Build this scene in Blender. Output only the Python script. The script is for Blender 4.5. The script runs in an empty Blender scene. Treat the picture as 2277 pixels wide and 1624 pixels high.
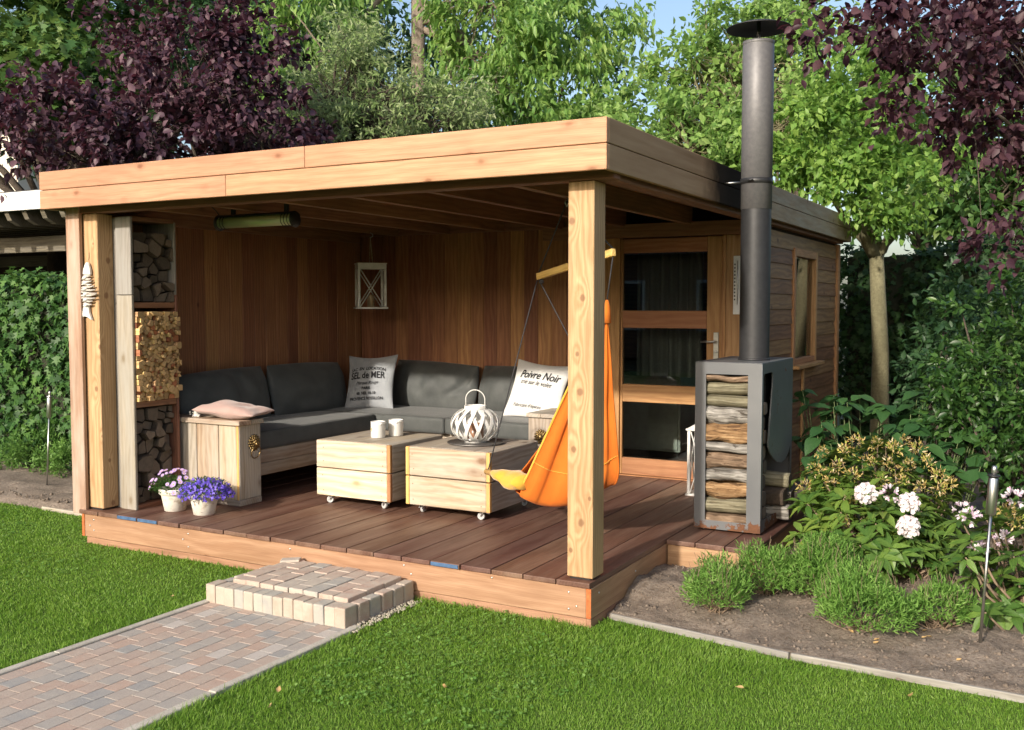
import bpy, bmesh, math, random
import numpy as np
from mathutils import Vector, Matrix, Euler

random.seed(7)
rng = np.random.default_rng(11)
R = math.radians
SC = bpy.context.scene
COL = SC.collection

# ------------------------------------------------------------------ camera
CAM = Vector((2.124, -4.725, 1.69))
YAW, PITCH = R(28.8), R(3.38)
cd = bpy.data.cameras.new("camera")
cd.sensor_width = 36.0
cd.lens = 36.0 * 3182.0 / 3256.0
cd.clip_start, cd.clip_end = 0.05, 600.0
cam = bpy.data.objects.new("camera", cd)
cam.location = CAM
cam.rotation_euler = (R(90) - PITCH, 0, YAW)
COL.objects.link(cam)
SC.camera = cam

# ------------------------------------------------------------------ light
SUN_AZ, SUN_EL = R(5.0), R(23.0)      # direction the light travels: from +y towards +x; height over the horizon
TRAVEL = Vector((math.sin(SUN_AZ) * math.cos(SUN_EL), math.cos(SUN_AZ) * math.cos(SUN_EL), -math.sin(SUN_EL)))
w = bpy.data.worlds.new("World")
SC.world = w
w.use_nodes = True
nt = w.node_tree
nt.nodes.clear()
sky = nt.nodes.new("ShaderNodeTexSky")
sky.sky_type = 'NISHITA'
sky.sun_disc = False
sky.sun_elevation = SUN_EL
sky.sun_rotation = math.pi + SUN_AZ
sky.altitude = 0.0
sky.air_density = 1.0
sky.dust_density = 3.0
bg = nt.nodes.new("ShaderNodeBackground")
bg.inputs[1].default_value = 0.15
wo = nt.nodes.new("ShaderNodeOutputWorld")
nt.links.new(sky.outputs[0], bg.inputs[0])
nt.links.new(bg.outputs[0], wo.inputs[0])

sd = bpy.data.lights.new("sun", 'SUN')
sd.energy = 3.5
sd.angle = R(1.6)
sd.color = (1.0, 0.915, 0.79)
sun = bpy.data.objects.new("sun", sd)
sun.rotation_euler = TRAVEL.to_track_quat('-Z', 'Y').to_euler()
sun.location = (-4, -20, 10)
COL.objects.link(sun)

SC.view_settings.view_transform = 'Standard'
SC.view_settings.look = 'None'
SC.view_settings.gamma = 1.0
SC.view_settings.use_curve_mapping = False
SC.view_settings.exposure = 0.6
SC.render.engine = 'CYCLES'
SC.cycles.max_bounces = 8
SC.cycles.diffuse_bounces = 4
SC.cycles.transmission_bounces = 6
SC.cycles.transparent_max_bounces = 8
SC.cycles.caustics_reflective = False
SC.cycles.caustics_refractive = False
SC.cycles.use_denoising = True
# ------------------------------------------------------------------ helpers
FW = np.array([-math.sin(YAW) * math.cos(PITCH), math.cos(YAW) * math.cos(PITCH), -math.sin(PITCH)])
RT = np.array([math.cos(YAW), math.sin(YAW), 0.0])
UP = np.cross(RT, FW)
FD = 3182.0 / 1.43
C3 = np.array(CAM)


def pix(x, y, depth):
    """point at a given distance ahead on the sight line through (x, y) of a 2277 x 1624 picture"""
    return C3 + (FW + RT * (x - 1138.5) / FD - UP * (y - 812.0) / FD) * depth


def to_pic(p):
    q = np.asarray(p) - C3
    z = q @ FW
    return 1138.5 + FD * (q @ RT) / z, 812.0 - FD * (q @ UP) / z, z


def tag(o, label, cat, group=None, kind=None):
    if label:
        o["label"] = label
    if cat:
        o["category"] = cat
    if group:
        o["group"] = group
    if kind:
        o["kind"] = kind
    return o


def attach(o, parent):
    if parent is not None:
        o.parent = parent
        o.matrix_parent_inverse = parent.matrix_basis.inverted()


def obj(name, me, parent=None, mat=None, loc=None, rot=None, mtx=None, scale=None):
    o = bpy.data.objects.new(name, me)
    COL.objects.link(o)
    if mtx is not None:
        o.matrix_basis = mtx
    else:
        if loc is not None:
            o.location = loc
        if rot is not None:
            o.rotation_euler = rot
        if scale is not None:
            o.scale = scale
    if mat is not None and me is not None:
        if len(me.materials) == 0:
            me.materials.append(mat)
        elif me.materials[0] is not mat:
            o.material_slots[0].link = 'OBJECT'
            o.material_slots[0].material = mat
    attach(o, parent)
    return o


def thing(name, label, cat, loc=(0, 0, 0), group=None, rotz=0.0):
    o = bpy.data.objects.new(name, None)
    COL.objects.link(o)
    o.empty_display_size = 0.1
    o.location = loc
    o.rotation_euler = (0, 0, rotz)
    return tag(o, label, cat, group)


def structure(o):
    o["kind"] = "structure"
    return o


def copy_tree(src, mtx, label=None):
    """copy of a thing and its parts, moved by mtx (world)"""
    n = src.copy()
    COL.objects.link(n)
    n.matrix_basis = mtx @ src.matrix_basis
    if label:
        n["label"] = label
    for ch in src.children:
        c = ch.copy()
        COL.objects.link(c)
        c.parent = n
        for g in ch.children:
            d = g.copy()
            COL.objects.link(d)
            d.parent = c
    return n


def mesh_py(name, verts, faces, smooth=False):
    me = bpy.data.meshes.new(name)
    me.from_pydata([tuple(v) for v in verts], [], faces)
    me.update()
    if smooth:
        me.polygons.foreach_set("use_smooth", np.ones(len(me.polygons), dtype=bool))
    return me


def bm_mesh(name, bm, smooth=False, recalc=True):
    if recalc:
        bmesh.ops.recalc_face_normals(bm, faces=bm.faces)
    me = bpy.data.meshes.new(name)
    bm.to_mesh(me)
    bm.free()
    if smooth:
        me.polygons.foreach_set("use_smooth", np.ones(len(me.polygons), dtype=bool))
    return me


_boxes = {}


def box_mesh(l, w_, h, b=0.003, seg=1):
    k = (round(l, 4), round(w_, 4), round(h, 4), b, seg)
    if k in _boxes:
        return _boxes[k]
    bm = bmesh.new()
    bmesh.ops.create_cube(bm, size=1.0)
    bmesh.ops.scale(bm, vec=(l, w_, h), verts=bm.verts)
    b = min(b, 0.3 * min(l, w_, h))
    if b > 0:
        bmesh.ops.bevel(bm, geom=list(bm.edges), offset=b, segments=seg, profile=0.6, affect='EDGES')
    me = bm_mesh("board", bm, recalc=False)
    _boxes[k] = me
    return me


_boxmats = {}


def board(name, p0, p1, mat, parent=None, b=0.003, axis=None, seg=1, jit=0.0):
    """chamfered box between two world corners; its long axis is local X (the grain of the wood)"""
    p0, p1 = [min(a, c) for a, c in zip(p0, p1)], [max(a, c) for a, c in zip(p0, p1)]
    d = [c - a for a, c in zip(p0, p1)]
    c = [(a + e) / 2 for a, e in zip(p0, p1)]
    if axis is None:
        axis = 'xyz'[d.index(max(d))]
    if axis == 'x':
        me, rot = box_mesh(d[0], d[1], d[2], b, seg), (0, 0, 0)
    elif axis == 'y':
        me, rot = box_mesh(d[1], d[0], d[2], b, seg), (0, 0, R(90))
    else:
        me, rot = box_mesh(d[2], d[1], d[0], b, seg), (0, R(-90), 0)
    key = (me.name, mat.name)
    if len(me.materials) and me.materials[0] is not mat:
        if key not in _boxmats:
            m2 = me.copy()
            m2.materials.clear()
            m2.materials.append(mat)
            _boxmats[key] = m2
        me = _boxmats[key]
    rot = [r + random.uniform(-jit, jit) for r in rot]
    return obj(name, me, parent, mat, loc=c, rot=rot)


def bm_box(bm, p0, p1):
    r = bmesh.ops.create_cube(bm, size=1.0)
    vs = r["verts"]
    d = [b - a for a, b in zip(p0, p1)]
    c = [(a + b) / 2 for a, b in zip(p0, p1)]
    bmesh.ops.scale(bm, vec=d, verts=vs)
    bmesh.ops.translate(bm, vec=c, verts=vs)
    return vs


def frame_of(t):
    t = Vector(t).normalized()
    a = Vector((0, 0, 1)) if abs(t.z) < 0.9 else Vector((1, 0, 0))
    u = t.cross(a).normalized()
    return u, t.cross(u).normalized()


def tube_data(pts, radii, n=8, V=None, F=None, cap=True):
    """tube along a polyline, appended to V, F"""
    V = [] if V is None else V
    F = [] if F is None else F
    pts = [Vector(p) for p in pts]
    if not hasattr(radii, '__len__'):
        radii = [radii] * len(pts)
    base = len(V)
    u = None
    for i, p in enumerate(pts):
        t = (pts[min(i + 1, len(pts) - 1)] - pts[max(i - 1, 0)])
        if t.length < 1e-9:
            t = Vector((0, 0, 1))
        t.normalize()
        if u is None:
            u, v = frame_of(t)
        else:
            u = (u - t * u.dot(t))
            u = u.normalized() if u.length > 1e-6 else frame_of(t)[0]
            v = t.cross(u)
        for k in range(n):
            a = 2 * math.pi * k / n
            V.append(p + (u * math.cos(a) + v * math.sin(a)) * radii[i])
    for i in range(len(pts) - 1):
        for k in range(n):
            a, b_ = base + i * n + k, base + i * n + (k + 1) % n
            F.append((a, b_, b_ + n, a + n))
    if cap:
        F.append(tuple(base + k for k in reversed(range(n))))
        F.append(tuple(base + (len(pts) - 1) * n + k for k in range(n)))
    return V, F


def tube(name, pts, radii, parent=None, mat=None, n=8, smooth=True):
    V, F = tube_data(pts, radii, n)
    return obj(name, mesh_py(name, V, F, smooth), parent, mat)


def lathe_mesh(name, prof, n=24, smooth=True, close=False):
    """revolve (r, z) pairs about z"""
    V, F = [], []
    for r, z in prof:
        for k in range(n):
            a = 2 * math.pi * k / n
            V.append((r * math.cos(a), r * math.sin(a), z))
    m = len(prof)
    for i in range(m - 1):
        for k in range(n):
            a, b_ = i * n + k, i * n + (k + 1) % n
            F.append((a, b_, b_ + n, a + n))
    if prof[0][0] > 1e-5 and close:
        F.append(tuple(reversed(range(n))))
    if prof[-1][0] > 1e-5 and close:
        F.append(tuple((m - 1) * n + k for k in range(n)))
    return mesh_py(name, V, F, smooth)


def scatter(name, TV, TF, pos, side, along, nrm, L, Wd, smooth=False):
    """many copies of a small template joined into one mesh. TV: (k,3) in side, along, normal units"""
    TV = np.asarray(TV, float)
    TF = np.asarray(TF, int)
    n, k, m = len(pos), len(TV), len(TF)
    L = np.broadcast_to(np.asarray(L, float).reshape(-1, 1, 1), (n, 1, 1))
    Wd = np.broadcast_to(np.asarray(Wd, float).reshape(-1, 1, 1), (n, 1, 1))
    v = (pos[:, None, :] + side[:, None, :] * (TV[None, :, 0:1] * Wd) + along[:, None, :] * (TV[None, :, 1:2] * L)
         + nrm[:, None, :] * (TV[None, :, 2:3] * L)).reshape(-1, 3)
    f = (TF[None] + (np.arange(n) * k)[:, None, None]).reshape(-1, TF.shape[1])
    me = bpy.data.meshes.new(name)
    me.vertices.add(len(v))
    me.vertices.foreach_set("co", v.astype(np.float32).ravel())
    me.loops.add(f.size)
    me.loops.foreach_set("vertex_index", f.astype(np.int32).ravel())
    me.polygons.add(len(f))
    me.polygons.foreach_set("loop_start", np.arange(0, f.size, TF.shape[1], dtype=np.int32))
    if smooth:
        me.polygons.foreach_set("use_smooth", np.ones(len(f), dtype=bool))
    me.update(calc_edges=True)
    return me


def unit(a):
    return a / np.maximum(np.linalg.norm(a, axis=-1, keepdims=True), 1e-9)


def frames(along, up_hint):
    along = unit(along)
    side = unit(np.cross(along, up_hint))
    return side, along, np.cross(side, along)


# leaf templates: side, along, normal
LEAF5 = ([(0, 0, 0), (-.5, .42, .10), (0, .45, -.02), (.5, .42, .10), (0, 1, -.12)],
         [(0, 2, 1), (0, 3, 2), (1, 2, 4), (2, 3, 4)])
LEAF7 = ([(0, 0, 0), (-.40, .22, .07), (-.48, .55, .07), (0, 1, -.14), (.48, .55, .07), (.40, .22, .07), (0, .5, -.01)],
         [(0, 6, 1), (1, 6, 2), (2, 6, 3), (3, 6, 4), (4, 6, 5), (5, 6, 0)])
MAPLE = ([(0, 0, 0), (-.5, .18, .05), (-.22, .40, 0), (-.52, .72, .05), (-.15, .62, 0), (0, 1, -.08), (.15, .62, 0), (.52, .72, .05), (.22, .40, 0), (.5, .18, .05)],
         [(0, 2, 1), (0, 4, 2), (2, 4, 3), (0, 6, 4), (4, 6, 5), (0, 8, 6), (6, 8, 7), (0, 9, 8)])
BLADE = ([(-.5, 0, 0), (.5, 0, 0), (-.36, .55, .06), (.36, .55, .06), (0, 1, .26)],
         [(0, 1, 3), (0, 3, 2), (2, 3, 4)])


# ------------------------------------------------------------------ materials
class NT:
    def __init__(self, name):
        self.m = bpy.data.materials.new(name)
        self.m.use_nodes = True
        self.t = self.m.node_tree
        self.t.nodes.clear()
        self.out = self.t.nodes.new("ShaderNodeOutputMaterial")

    def n(self, typ, ins=None, **props):
        nd = self.t.nodes.new("ShaderNode" + typ)
        for k, v in props.items():
            setattr(nd, k, v)
        for k, v in (ins or {}).items():
            if isinstance(v, bpy.types.NodeSocket):
                self.t.links.new(v, nd.inputs[k])
            else:
                nd.inputs[k].default_value = v
        return nd

    def math(self, op, a, b=0.0, clamp=False):
        return self.n("Math", {0: a, 1: b}, operation=op, use_clamp=clamp).outputs[0]

    def vmath(self, op, a, b):
        return self.n("VectorMath", {0: a, 1: b}, operation=op).outputs[0]

    def ramp(self, fac, stops, interp='LINEAR'):
        nd = self.n("ValToRGB", {0: fac})
        nd.color_ramp.interpolation = interp
        e = nd.color_ramp.elements
        while len(e) < len(stops):
            e.new(0.5)
        for i, (p, c) in enumerate(stops):
            e[i].position = p
            e[i].color = (*c[:3], 1) if hasattr(c, '__len__') else (c, c, c, 1)
        return nd.outputs[0]

    def mix(self, fac, a, b, mode='MIX'):
        nd = self.n("Mix", data_type='RGBA', blend_type=mode)
        for s, v in ((nd.inputs[0], fac), (nd.inputs[6], a), (nd.inputs[7], b)):
            if isinstance(v, bpy.types.NodeSocket):
                self.t.links.new(v, s)
            else:
                s.default_value = (*v[:3], 1) if hasattr(v, '__len__') else v
        return nd.outputs[2]

    def noise(self, vec, scale, detail=4.0, rough=0.55, dist=0.0):
        nd = self.n("TexNoise", {"Scale": scale, "Detail": detail, "Roughness": rough, "Distortion": dist})
        if vec is not None:
            self.t.links.new(vec, nd.inputs["Vector"])
        return nd.outputs[0]

    def coords(self, rand=True):
        tc = self.n("TexCoord").outputs["Object"]
        if not rand:
            return tc, None
        r = self.n("ObjectInfo").outputs["Random"]
        off = self.n("CombineXYZ", {0: self.math('MULTIPLY', r, 53.0), 1: self.math('MULTIPLY', r, 31.0), 2: self.math('MULTIPLY', r, 17.0)}).outputs[0]
        return self.vmath('ADD', tc, off), r

    def principled(self, col, rough=0.6, bump=None, bstr=0.2, bdist=0.01, **kw):
        nd = self.n("BsdfPrincipled")
        for k, v in (("Base Color", col), ("Roughness", rough), *kw.items()):
            s = nd.inputs[k]
            if isinstance(v, bpy.types.NodeSocket):
                self.t.links.new(v, s)
            else:
                s.default_value = (*v[:3], 1) if hasattr(v, '__len__') and len(v) == 3 else v
        if bump is not None:
            b = self.n("Bump", {"Strength": bstr, "Distance": bdist, "Height": bump})
            self.t.links.new(b.outputs[0], nd.inputs["Normal"])
        return nd.outputs[0]

    def done(self, sh):
        self.t.links.new(sh, self.out.inputs[0])
        return self.m


def wood(name, dark, light, knot=None, knot_amt=0.07, var=0.25, hue=0.012, ring=0.45, grain=1.0, rough=0.62, grey=None, knots_at=None):
    """planed timber with the grain along local X"""
    t = NT(name)
    p, r = t.coords()
    warp = t.noise(t.vmath('MULTIPLY', p, (1.1, 5.0, 5.0)), 1.0, 2.0)
    pw = t.vmath('ADD', p, t.vmath('MULTIPLY', t.n("CombineXYZ", {0: 0.0, 1: warp, 2: warp}).outputs[0], (0, .05, .05)))
    core = None
    if knots_at:
        tc = t.n("TexCoord").outputs["Object"]
        wob = t.vmath('MULTIPLY', t.n("TexNoise", {"Vector": tc, "Scale": 60.0, "Detail": 2.0}).outputs["Color"], (.008, .008, .008))
        tcw = t.vmath('ADD', tc, wob)
        for kx, ky, kz, kr in knots_at:
            dv = t.vmath('SUBTRACT', tcw, (kx + .004, ky + .004, kz + .004))
            d2 = t.n("VectorMath", {0: t.vmath('MULTIPLY', dv, (.42, 1, 1))}, operation='LENGTH').outputs["Value"]
            g_ = t.n("MapRange", {0: d2, 1: kr * .5, 2: kr * 3.4, 3: 1.0, 4: 0.0}, interpolation_type='SMOOTHSTEP').outputs[0]
            pw = t.vmath('ADD', pw, t.n("CombineXYZ", {1: t.math('MULTIPLY', g_, kr * 1.5), 2: t.math('MULTIPLY', g_, kr * 1.1)}).outputs[0])
            d1 = t.n("VectorMath", {0: t.vmath('MULTIPLY', dv, (.8, 1, 1))}, operation='LENGTH').outputs["Value"]
            c_ = t.n("MapRange", {0: d1, 1: kr * .55, 2: kr * 1.25, 3: 1.0, 4: 0.0}, interpolation_type='SMOOTHSTEP').outputs[0]
            core = c_ if core is None else t.math('MAXIMUM', core, c_)
    n1 = t.noise(t.vmath('MULTIPLY', pw, (1.4 * grain, 22 * grain, 22 * grain)), 1.0, 5.0, 0.6, 0.6)
    wv = t.n("TexWave", {"Vector": t.vmath('MULTIPLY', pw, (0.18, 1.0, 1.0)), "Scale": 16.0 * grain, "Distortion": 5.0, "Detail": 3.0, "Detail Scale": 1.2},
             wave_type='RINGS', rings_direction='X').outputs["Fac"]
    fib = t.noise(t.vmath('MULTIPLY', p, (5.0, 240.0, 240.0)), 1.0, 3.0)
    fac = t.math('ADD', t.math('MULTIPLY', n1, 1.0 - ring), t.math('MULTIPLY', wv, ring))
    col = t.ramp(fac, [(0.22, dark), (0.72, light)])
    col = t.mix(t.math('MULTIPLY', t.ramp(fib, [(0.35, 1.0), (0.62, 0.0)]), 0.30), col, dark, 'MULTIPLY')
    blotch = t.noise(t.vmath('MULTIPLY', p, (1.6, 4.0, 4.0)), 1.0, 3.0)
    col = t.mix(t.ramp(blotch, [(0.42, 0.0), (0.72, 0.55)]), col, [c * 0.72 for c in dark])
    if grey is not None:
        g = t.noise(t.vmath('MULTIPLY', p, (1.3, 9.0, 9.0)), 1.0, 4.0, 0.7)
        col = t.mix(t.ramp(g, [(0.40, 0.0), (0.68, 0.85)]), col, grey)
    bh = t.math('ADD', n1, t.math('MULTIPLY', fib, 0.5))
    if knot is not None:
        ks = t.n("SeparateXYZ", {0: p})
        kv = t.n("CombineXYZ", {0: t.math('MULTIPLY', ks.outputs[0], 3.0), 1: t.math('MULTIPLY', t.math('ADD', ks.outputs[1], ks.outputs[2]), 5.2)}).outputs[0]
        kv = t.vmath('ADD', kv, t.vmath('MULTIPLY', t.n("TexNoise", {"Vector": p, "Scale": 45.0}).outputs["Color"], (.05, .05, 0)))
        vn = t.n("TexVoronoi", {"Vector": kv, "Scale": 1.0, "Randomness": 1.0})
        kd = vn.outputs["Distance"]
        col = t.mix(t.ramp(kd, [(knot_amt, 0.92), (knot_amt * 2.1, 0.25), (knot_amt * 3.6, 0.0)]), col, knot)
    if core is not None:
        col = t.mix(t.math('MULTIPLY', core, .68), col, knot)
    hs = t.n("HueSaturation", {"Hue": t.math('ADD', t.math('MULTIPLY', r, hue * 2), 0.5 - hue), "Saturation": 1.0,
                               "Value": t.math('ADD', t.math('MULTIPLY', r, var), 1.0 - var * 0.55), "Color": col})
    return t.done(t.principled(hs.outputs[0], t.ramp(n1, [(0.3, rough - 0.08), (0.7, rough + 0.12)]), bh, 0.25, 0.002))


def noisy(name, c1, c2, scale=8.0, rough=0.7, bstr=0.2, bdist=0.004, metallic=0.0, detail=5.0, stretch=(1, 1, 1), rand=0.0, fine=None, spec=0.5):
    t = NT(name)
    p, r = t.coords()
    n1 = t.noise(t.vmath('MULTIPLY', p, stretch), scale, detail, 0.6)
    col = t.ramp(n1, [(0.3, c1), (0.7, c2)])
    h = n1
    if fine:
        n2 = t.noise(p, fine, 3.0, 0.6)
        col = t.mix(t.ramp(n2, [(0.35, 0.5), (0.6, 0.0)]), col, [c * 0.6 for c in c1])
        h = t.math('ADD', n1, t.math('MULTIPLY', n2, 0.6))
    if rand:
        col = t.n("HueSaturation", {"Hue": 0.5, "Saturation": 1.0, "Value": t.math('ADD', t.math('MULTIPLY', r, rand), 1 - rand * .5), "Color": col}).outputs[0]
    return t.done(t.principled(col, rough, h, bstr, bdist, **{"Metallic": metallic, "Specular IOR Level": spec}))


def leafy(name, cols, transl=0.35, rough=0.5, clump=1.3, spec=0.4, tcol=None):
    """foliage: each leaf takes its own tone out of cols"""
    t = NT(name)
    g = t.n("NewGeometry")
    tc = t.n("TexCoord").outputs["Object"]
    r = g.outputs["Random Per Island"]
    cn = t.noise(tc, clump, 2.0)
    f = t.math('ADD', t.math('MULTIPLY', r, 0.75), t.math('MULTIPLY', t.math('SUBTRACT', cn, 0.35), 0.85), True)
    k = len(cols)
    col = t.ramp(f, [(i / max(k - 1, 1), c) for i, c in enumerate(cols)])
    pr = t.principled(col, rough, **{"Specular IOR Level": spec})
    tr = t.n("BsdfTranslucent", {"Color": t.mix(0.5, col, tcol if tcol else [min(1, c * 2.0) for c in cols[-1]])}).outputs[0]
    mx = t.n("MixShader", {0: transl, 1: pr, 2: tr}).outputs[0]
    return t.done(mx)


M = {}
M['cedar'] = wood('cedar_fascia_wood', (.410, .195, .110), (.54, .292, .180), (.20, .07, .03), .050, .14, ring=.25, grain=.8)
M['pine'] = wood('pine_post_wood', (.60, .42, .225), (.76, .60, .385), (.22, .09, .035), .03, .08, ring=.6, grain=.9)
M['cedar_wall'] = wood('cedar_wall_wood', (.27, .112, .050), (.46, .220, .100), (.12, .04, .02), .03, .55, .012, ring=.3, grain=.9)
M['deck'] = wood('hardwood_deck_wood', (.095, .040, .026), (.180, .084, .055), None, 0, .42, .012, ring=.2, grain=1.1, grey=(.20, .118, .085), rough=.55)
M['deck_fascia'] = wood('hardwood_fascia_wood', (.325, .170, .092), (.455, .270, .162), (.14, .05, .02), .03, .12, ring=.25, grain=.7)
M['end_grain'] = noisy('orange_end_grain', (.36, .085, .02), (.52, .16, .045), 40, .7)
M['scaffold'] = wood('scaffold_plank_wood', (.36, .255, .165), (.52, .405, .285), (.20, .11, .06), .075, .22, .012, ring=.55, grain=.9, grey=(.50, .44, .36))
M['scaffold_grey'] = wood('weathered_scaffold_wood', (.30, .235, .175), (.52, .44, .35), (.12, .075, .05), .06, .30, .01, ring=.4, grain=1.0, grey=(.40, .37, .33))
M['honey'] = wood('honey_batten_wood', (.62, .36, .11), (.78, .52, .20), None, 0, .1, ring=.4)
M['grey_wood'] = wood('silver_grey_wood', (.20, .178, .155), (.34, .31, .275), (.12, .09, .07), .05, .15, .006, ring=.25, grain=1.2, grey=(.30, .285, .265))
M['clap'] = wood('clapboard_wood', (.20, .095, .04), (.38, .205, .09), (.1, .04, .02), .05, .40, .012, ring=.3, grain=.8)
M['trim'] = wood('door_frame_wood', (.34, .152, .062), (.50, .262, .118), None, 0, .15, ring=.3, grain=.8)
M['rafter'] = wood('rafter_wood', (.20, .085, .045), (.34, .165, .09), (.1, .04, .02), .04, .25, ring=.3)
M['blue_end'] = noisy('blue_end_paint', (.040, .085, .17), (.075, .150, .28), 30, .6)
M['roof_felt'] = noisy('black_roof_felt', (.03, .03, .032), (.055, .055, .058), 20, .9)
M['white_paint'] = noisy('worn_white_paint', (.62, .62, .60), (.80, .80, .78), 14, .55)
M['steel'] = noisy('brushed_steel', (.42, .42, .41), (.58, .58, .56), 60, .32, .05, metallic=1.0, stretch=(1, 1, .1))
M['zinc'] = noisy('zinc_metal', (.50, .50, .50), (.68, .68, .68), 40, .4, .1, metallic=1.0)
M['brass'] = noisy('antique_brass', (.16, .105, .045), (.42, .30, .14), 70, .38, .3, metallic=1.0)
M['black'] = noisy('black_plastic', (.012, .012, .013), (.025, .025, .026), 30, .45)
M['cord'] = noisy('dark_cord', (.018, .018, .022), (.05, .05, .055), 200, .8)
M['rubber'] = noisy('grey_caster_rubber', (.40, .40, .40), (.52, .52, .52), 60, .5)
M['soil'] = None
# ------------------------------------------------------------------ ground, lawn, soil, path
def sheet(name, x0, x1, y0, y1, nx, ny, fz, mat, clip=None):
    xs, ys = np.linspace(x0, x1, nx + 1), np.linspace(y0, y1, ny + 1)
    V = [(x, y, fz(x, y)) for y in ys for x in xs]
    F = []
    for j in range(ny):
        for i in range(nx):
            if clip is None or clip((xs[i] + xs[i + 1]) / 2, (ys[j] + ys[j + 1]) / 2):
                a = j * (nx + 1) + i
                F.append((a, a + 1, a + nx + 2, a + nx + 1))
    return structure(obj(name, mesh_py(name, V, F, True), None, mat))


def vnoise(x, y, s):
    """cheap smooth value noise"""
    def h(i, j):
        v = math.sin(i * 127.1 + j * 311.7 + s * 17.3) * 43758.5453
        return v - math.floor(v)
    i, j = math.floor(x), math.floor(y)
    u, v = x - i, y - j
    u, v = u * u * (3 - 2 * u), v * v * (3 - 2 * v)
    return (h(i, j) * (1 - u) + h(i + 1, j) * u) * (1 - v) + (h(i, j + 1) * (1 - u) + h(i + 1, j + 1) * u) * v


def bed_edge(x):
    """front edge of the right hand bed"""
    return 0.20 - 0.16 * min(max(x, 0) / 1.0, 1) - 0.05 * max(x - 1.0, 0)


def soil_z(x, y):
    d = y - bed_edge(x)
    h = 0.018 + 0.05 * min(max(d, 0) / 0.5, 1) + 0.05 * math.exp(-((x - 0.05) ** 2 + (y - 0.75) ** 2) / 0.12)
    return h + 0.030 * (vnoise(x * 5, y * 5, 1) - .5) + 0.022 * (vnoise(x * 14, y * 14, 2) - .5) + 0.013 * (vnoise(x * 36, y * 36, 3) - .5)


t = NT('garden_soil')
p, _ = t.coords(False)
n1 = t.noise(p, 5.0, 5.0, 0.65)
n2 = t.noise(p, 55.0, 5.0, 0.7)
n3 = t.noise(p, 190.0, 3.0, 0.6)
c = t.ramp(n1, [(.3, (.195, .158, .127)), (.7, (.310, .258, .210))])
c = t.mix(t.ramp(n2, [(.35, .75), (.58, 0.0)]), c, (.120, .086, .062))
c = t.mix(t.ramp(n3, [(.62, 0.0), (.80, .6)]), c, (.36, .29, .23))
M['soil'] = t.done(t.principled(c, .95, t.math('ADD', n2, t.math('MULTIPLY', n3, .5)), .9, .012, **{"Specular IOR Level": .15}))

t = NT('lawn_earth')
p, _ = t.coords(False)
c = t.ramp(t.noise(p, 3.0, 5.0, .65), [(.3, (.095, .180, .026)), (.7, (.140, .245, .040))])
c = t.mix(t.ramp(t.noise(p, 60.0, 4.0), [(.35, .7), (.6, 0.0)]), c, (.045, .042, .018))
M['lawn'] = t.done(t.principled(c, .95, t.noise(p, 90.0, 4.0), .8, .01, **{"Specular IOR Level": .1}))
M['far_ground'] = noisy('rough_ground', (.045, .055, .022), (.085, .085, .045), .8, .95, fine=12)

structure(obj('ground', mesh_py('ground', [(-250, -250, -.08), (250, -250, -.08), (250, 250, -.08), (-250, 250, -.08)], [(0, 1, 2, 3)]), None, M['far_ground']))
sheet('lawn', -14, 9, -13, 0.62, 46, 28, lambda x, y: 0.0, M['lawn'], lambda x, y: True)
sheet('soil_bed', 0.004, 3.2, -.25, 3.0, 150, 150, lambda x, y: soil_z(x, y) if y > bed_edge(x) - .005 else -.05, M['soil'])
sheet('soil_bed', 3.2, 9.0, -.6, 3.0, 40, 30, lambda x, y: .06 + .02 * vnoise(x * 5, y * 5, 4) if y > bed_edge(x) else -.05, M['soil'])
sheet('soil_bed', 0.004, 9.0, 3.0, 12.0, 60, 60, lambda x, y: .06 + .03 * vnoise(x * 4, y * 4, 5), M['soil'])
sheet('soil_bed', -14, -4.0, .50, 3.2, 200, 60, lambda x, y: (.012 + .05 * min(max(y - .62, 0) / .4, 1) + .03 * vnoise(x * 6, y * 6, 6) + .016 * vnoise(x * 20, y * 20, 7)) if y > .60 + .05 * vnoise(x * 3, 0, 8) else -.04, M['soil'])

# clods on the beds
CLOD = ([(1, 0, 0), (-1, 0, 0), (0, 1, 0), (0, -1, 0), (0, 0, .7), (0, 0, -.7)],
        [(0, 2, 4), (2, 1, 4), (1, 3, 4), (3, 0, 4), (2, 0, 5), (1, 2, 5), (3, 1, 5), (0, 3, 5)])
P, S = [], []
while len(P) < 5200:
    x, y = random.uniform(0.03, 3.1), random.uniform(-.15, 2.6)
    if y > bed_edge(x) + .03:
        P.append((x, y, soil_z(x, y) + .001))
        S.append(.0035 + .015 * random.random() ** 4)
for i in range(1500):
    x, y = random.uniform(-7.5, -4.15), random.uniform(.68, 1.5)
    P.append((x, y, .06))
    S.append(.005 + .015 * random.random() ** 3)
P, S = np.array(P), np.array(S)
a = unit(rng.normal(size=(len(P), 3)))
s_, a_, n_ = frames(a, unit(rng.normal(size=(len(P), 3))))
tag(obj('soil_crumbs', scatter('soil_crumbs', *CLOD, P, s_, a_, n_, S, S * rng.uniform(.6, 1.1, len(P)), True), None, M['soil']),
    'crumbs of dry brown soil lying on the flower beds', 'soil', kind='stuff')

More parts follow.
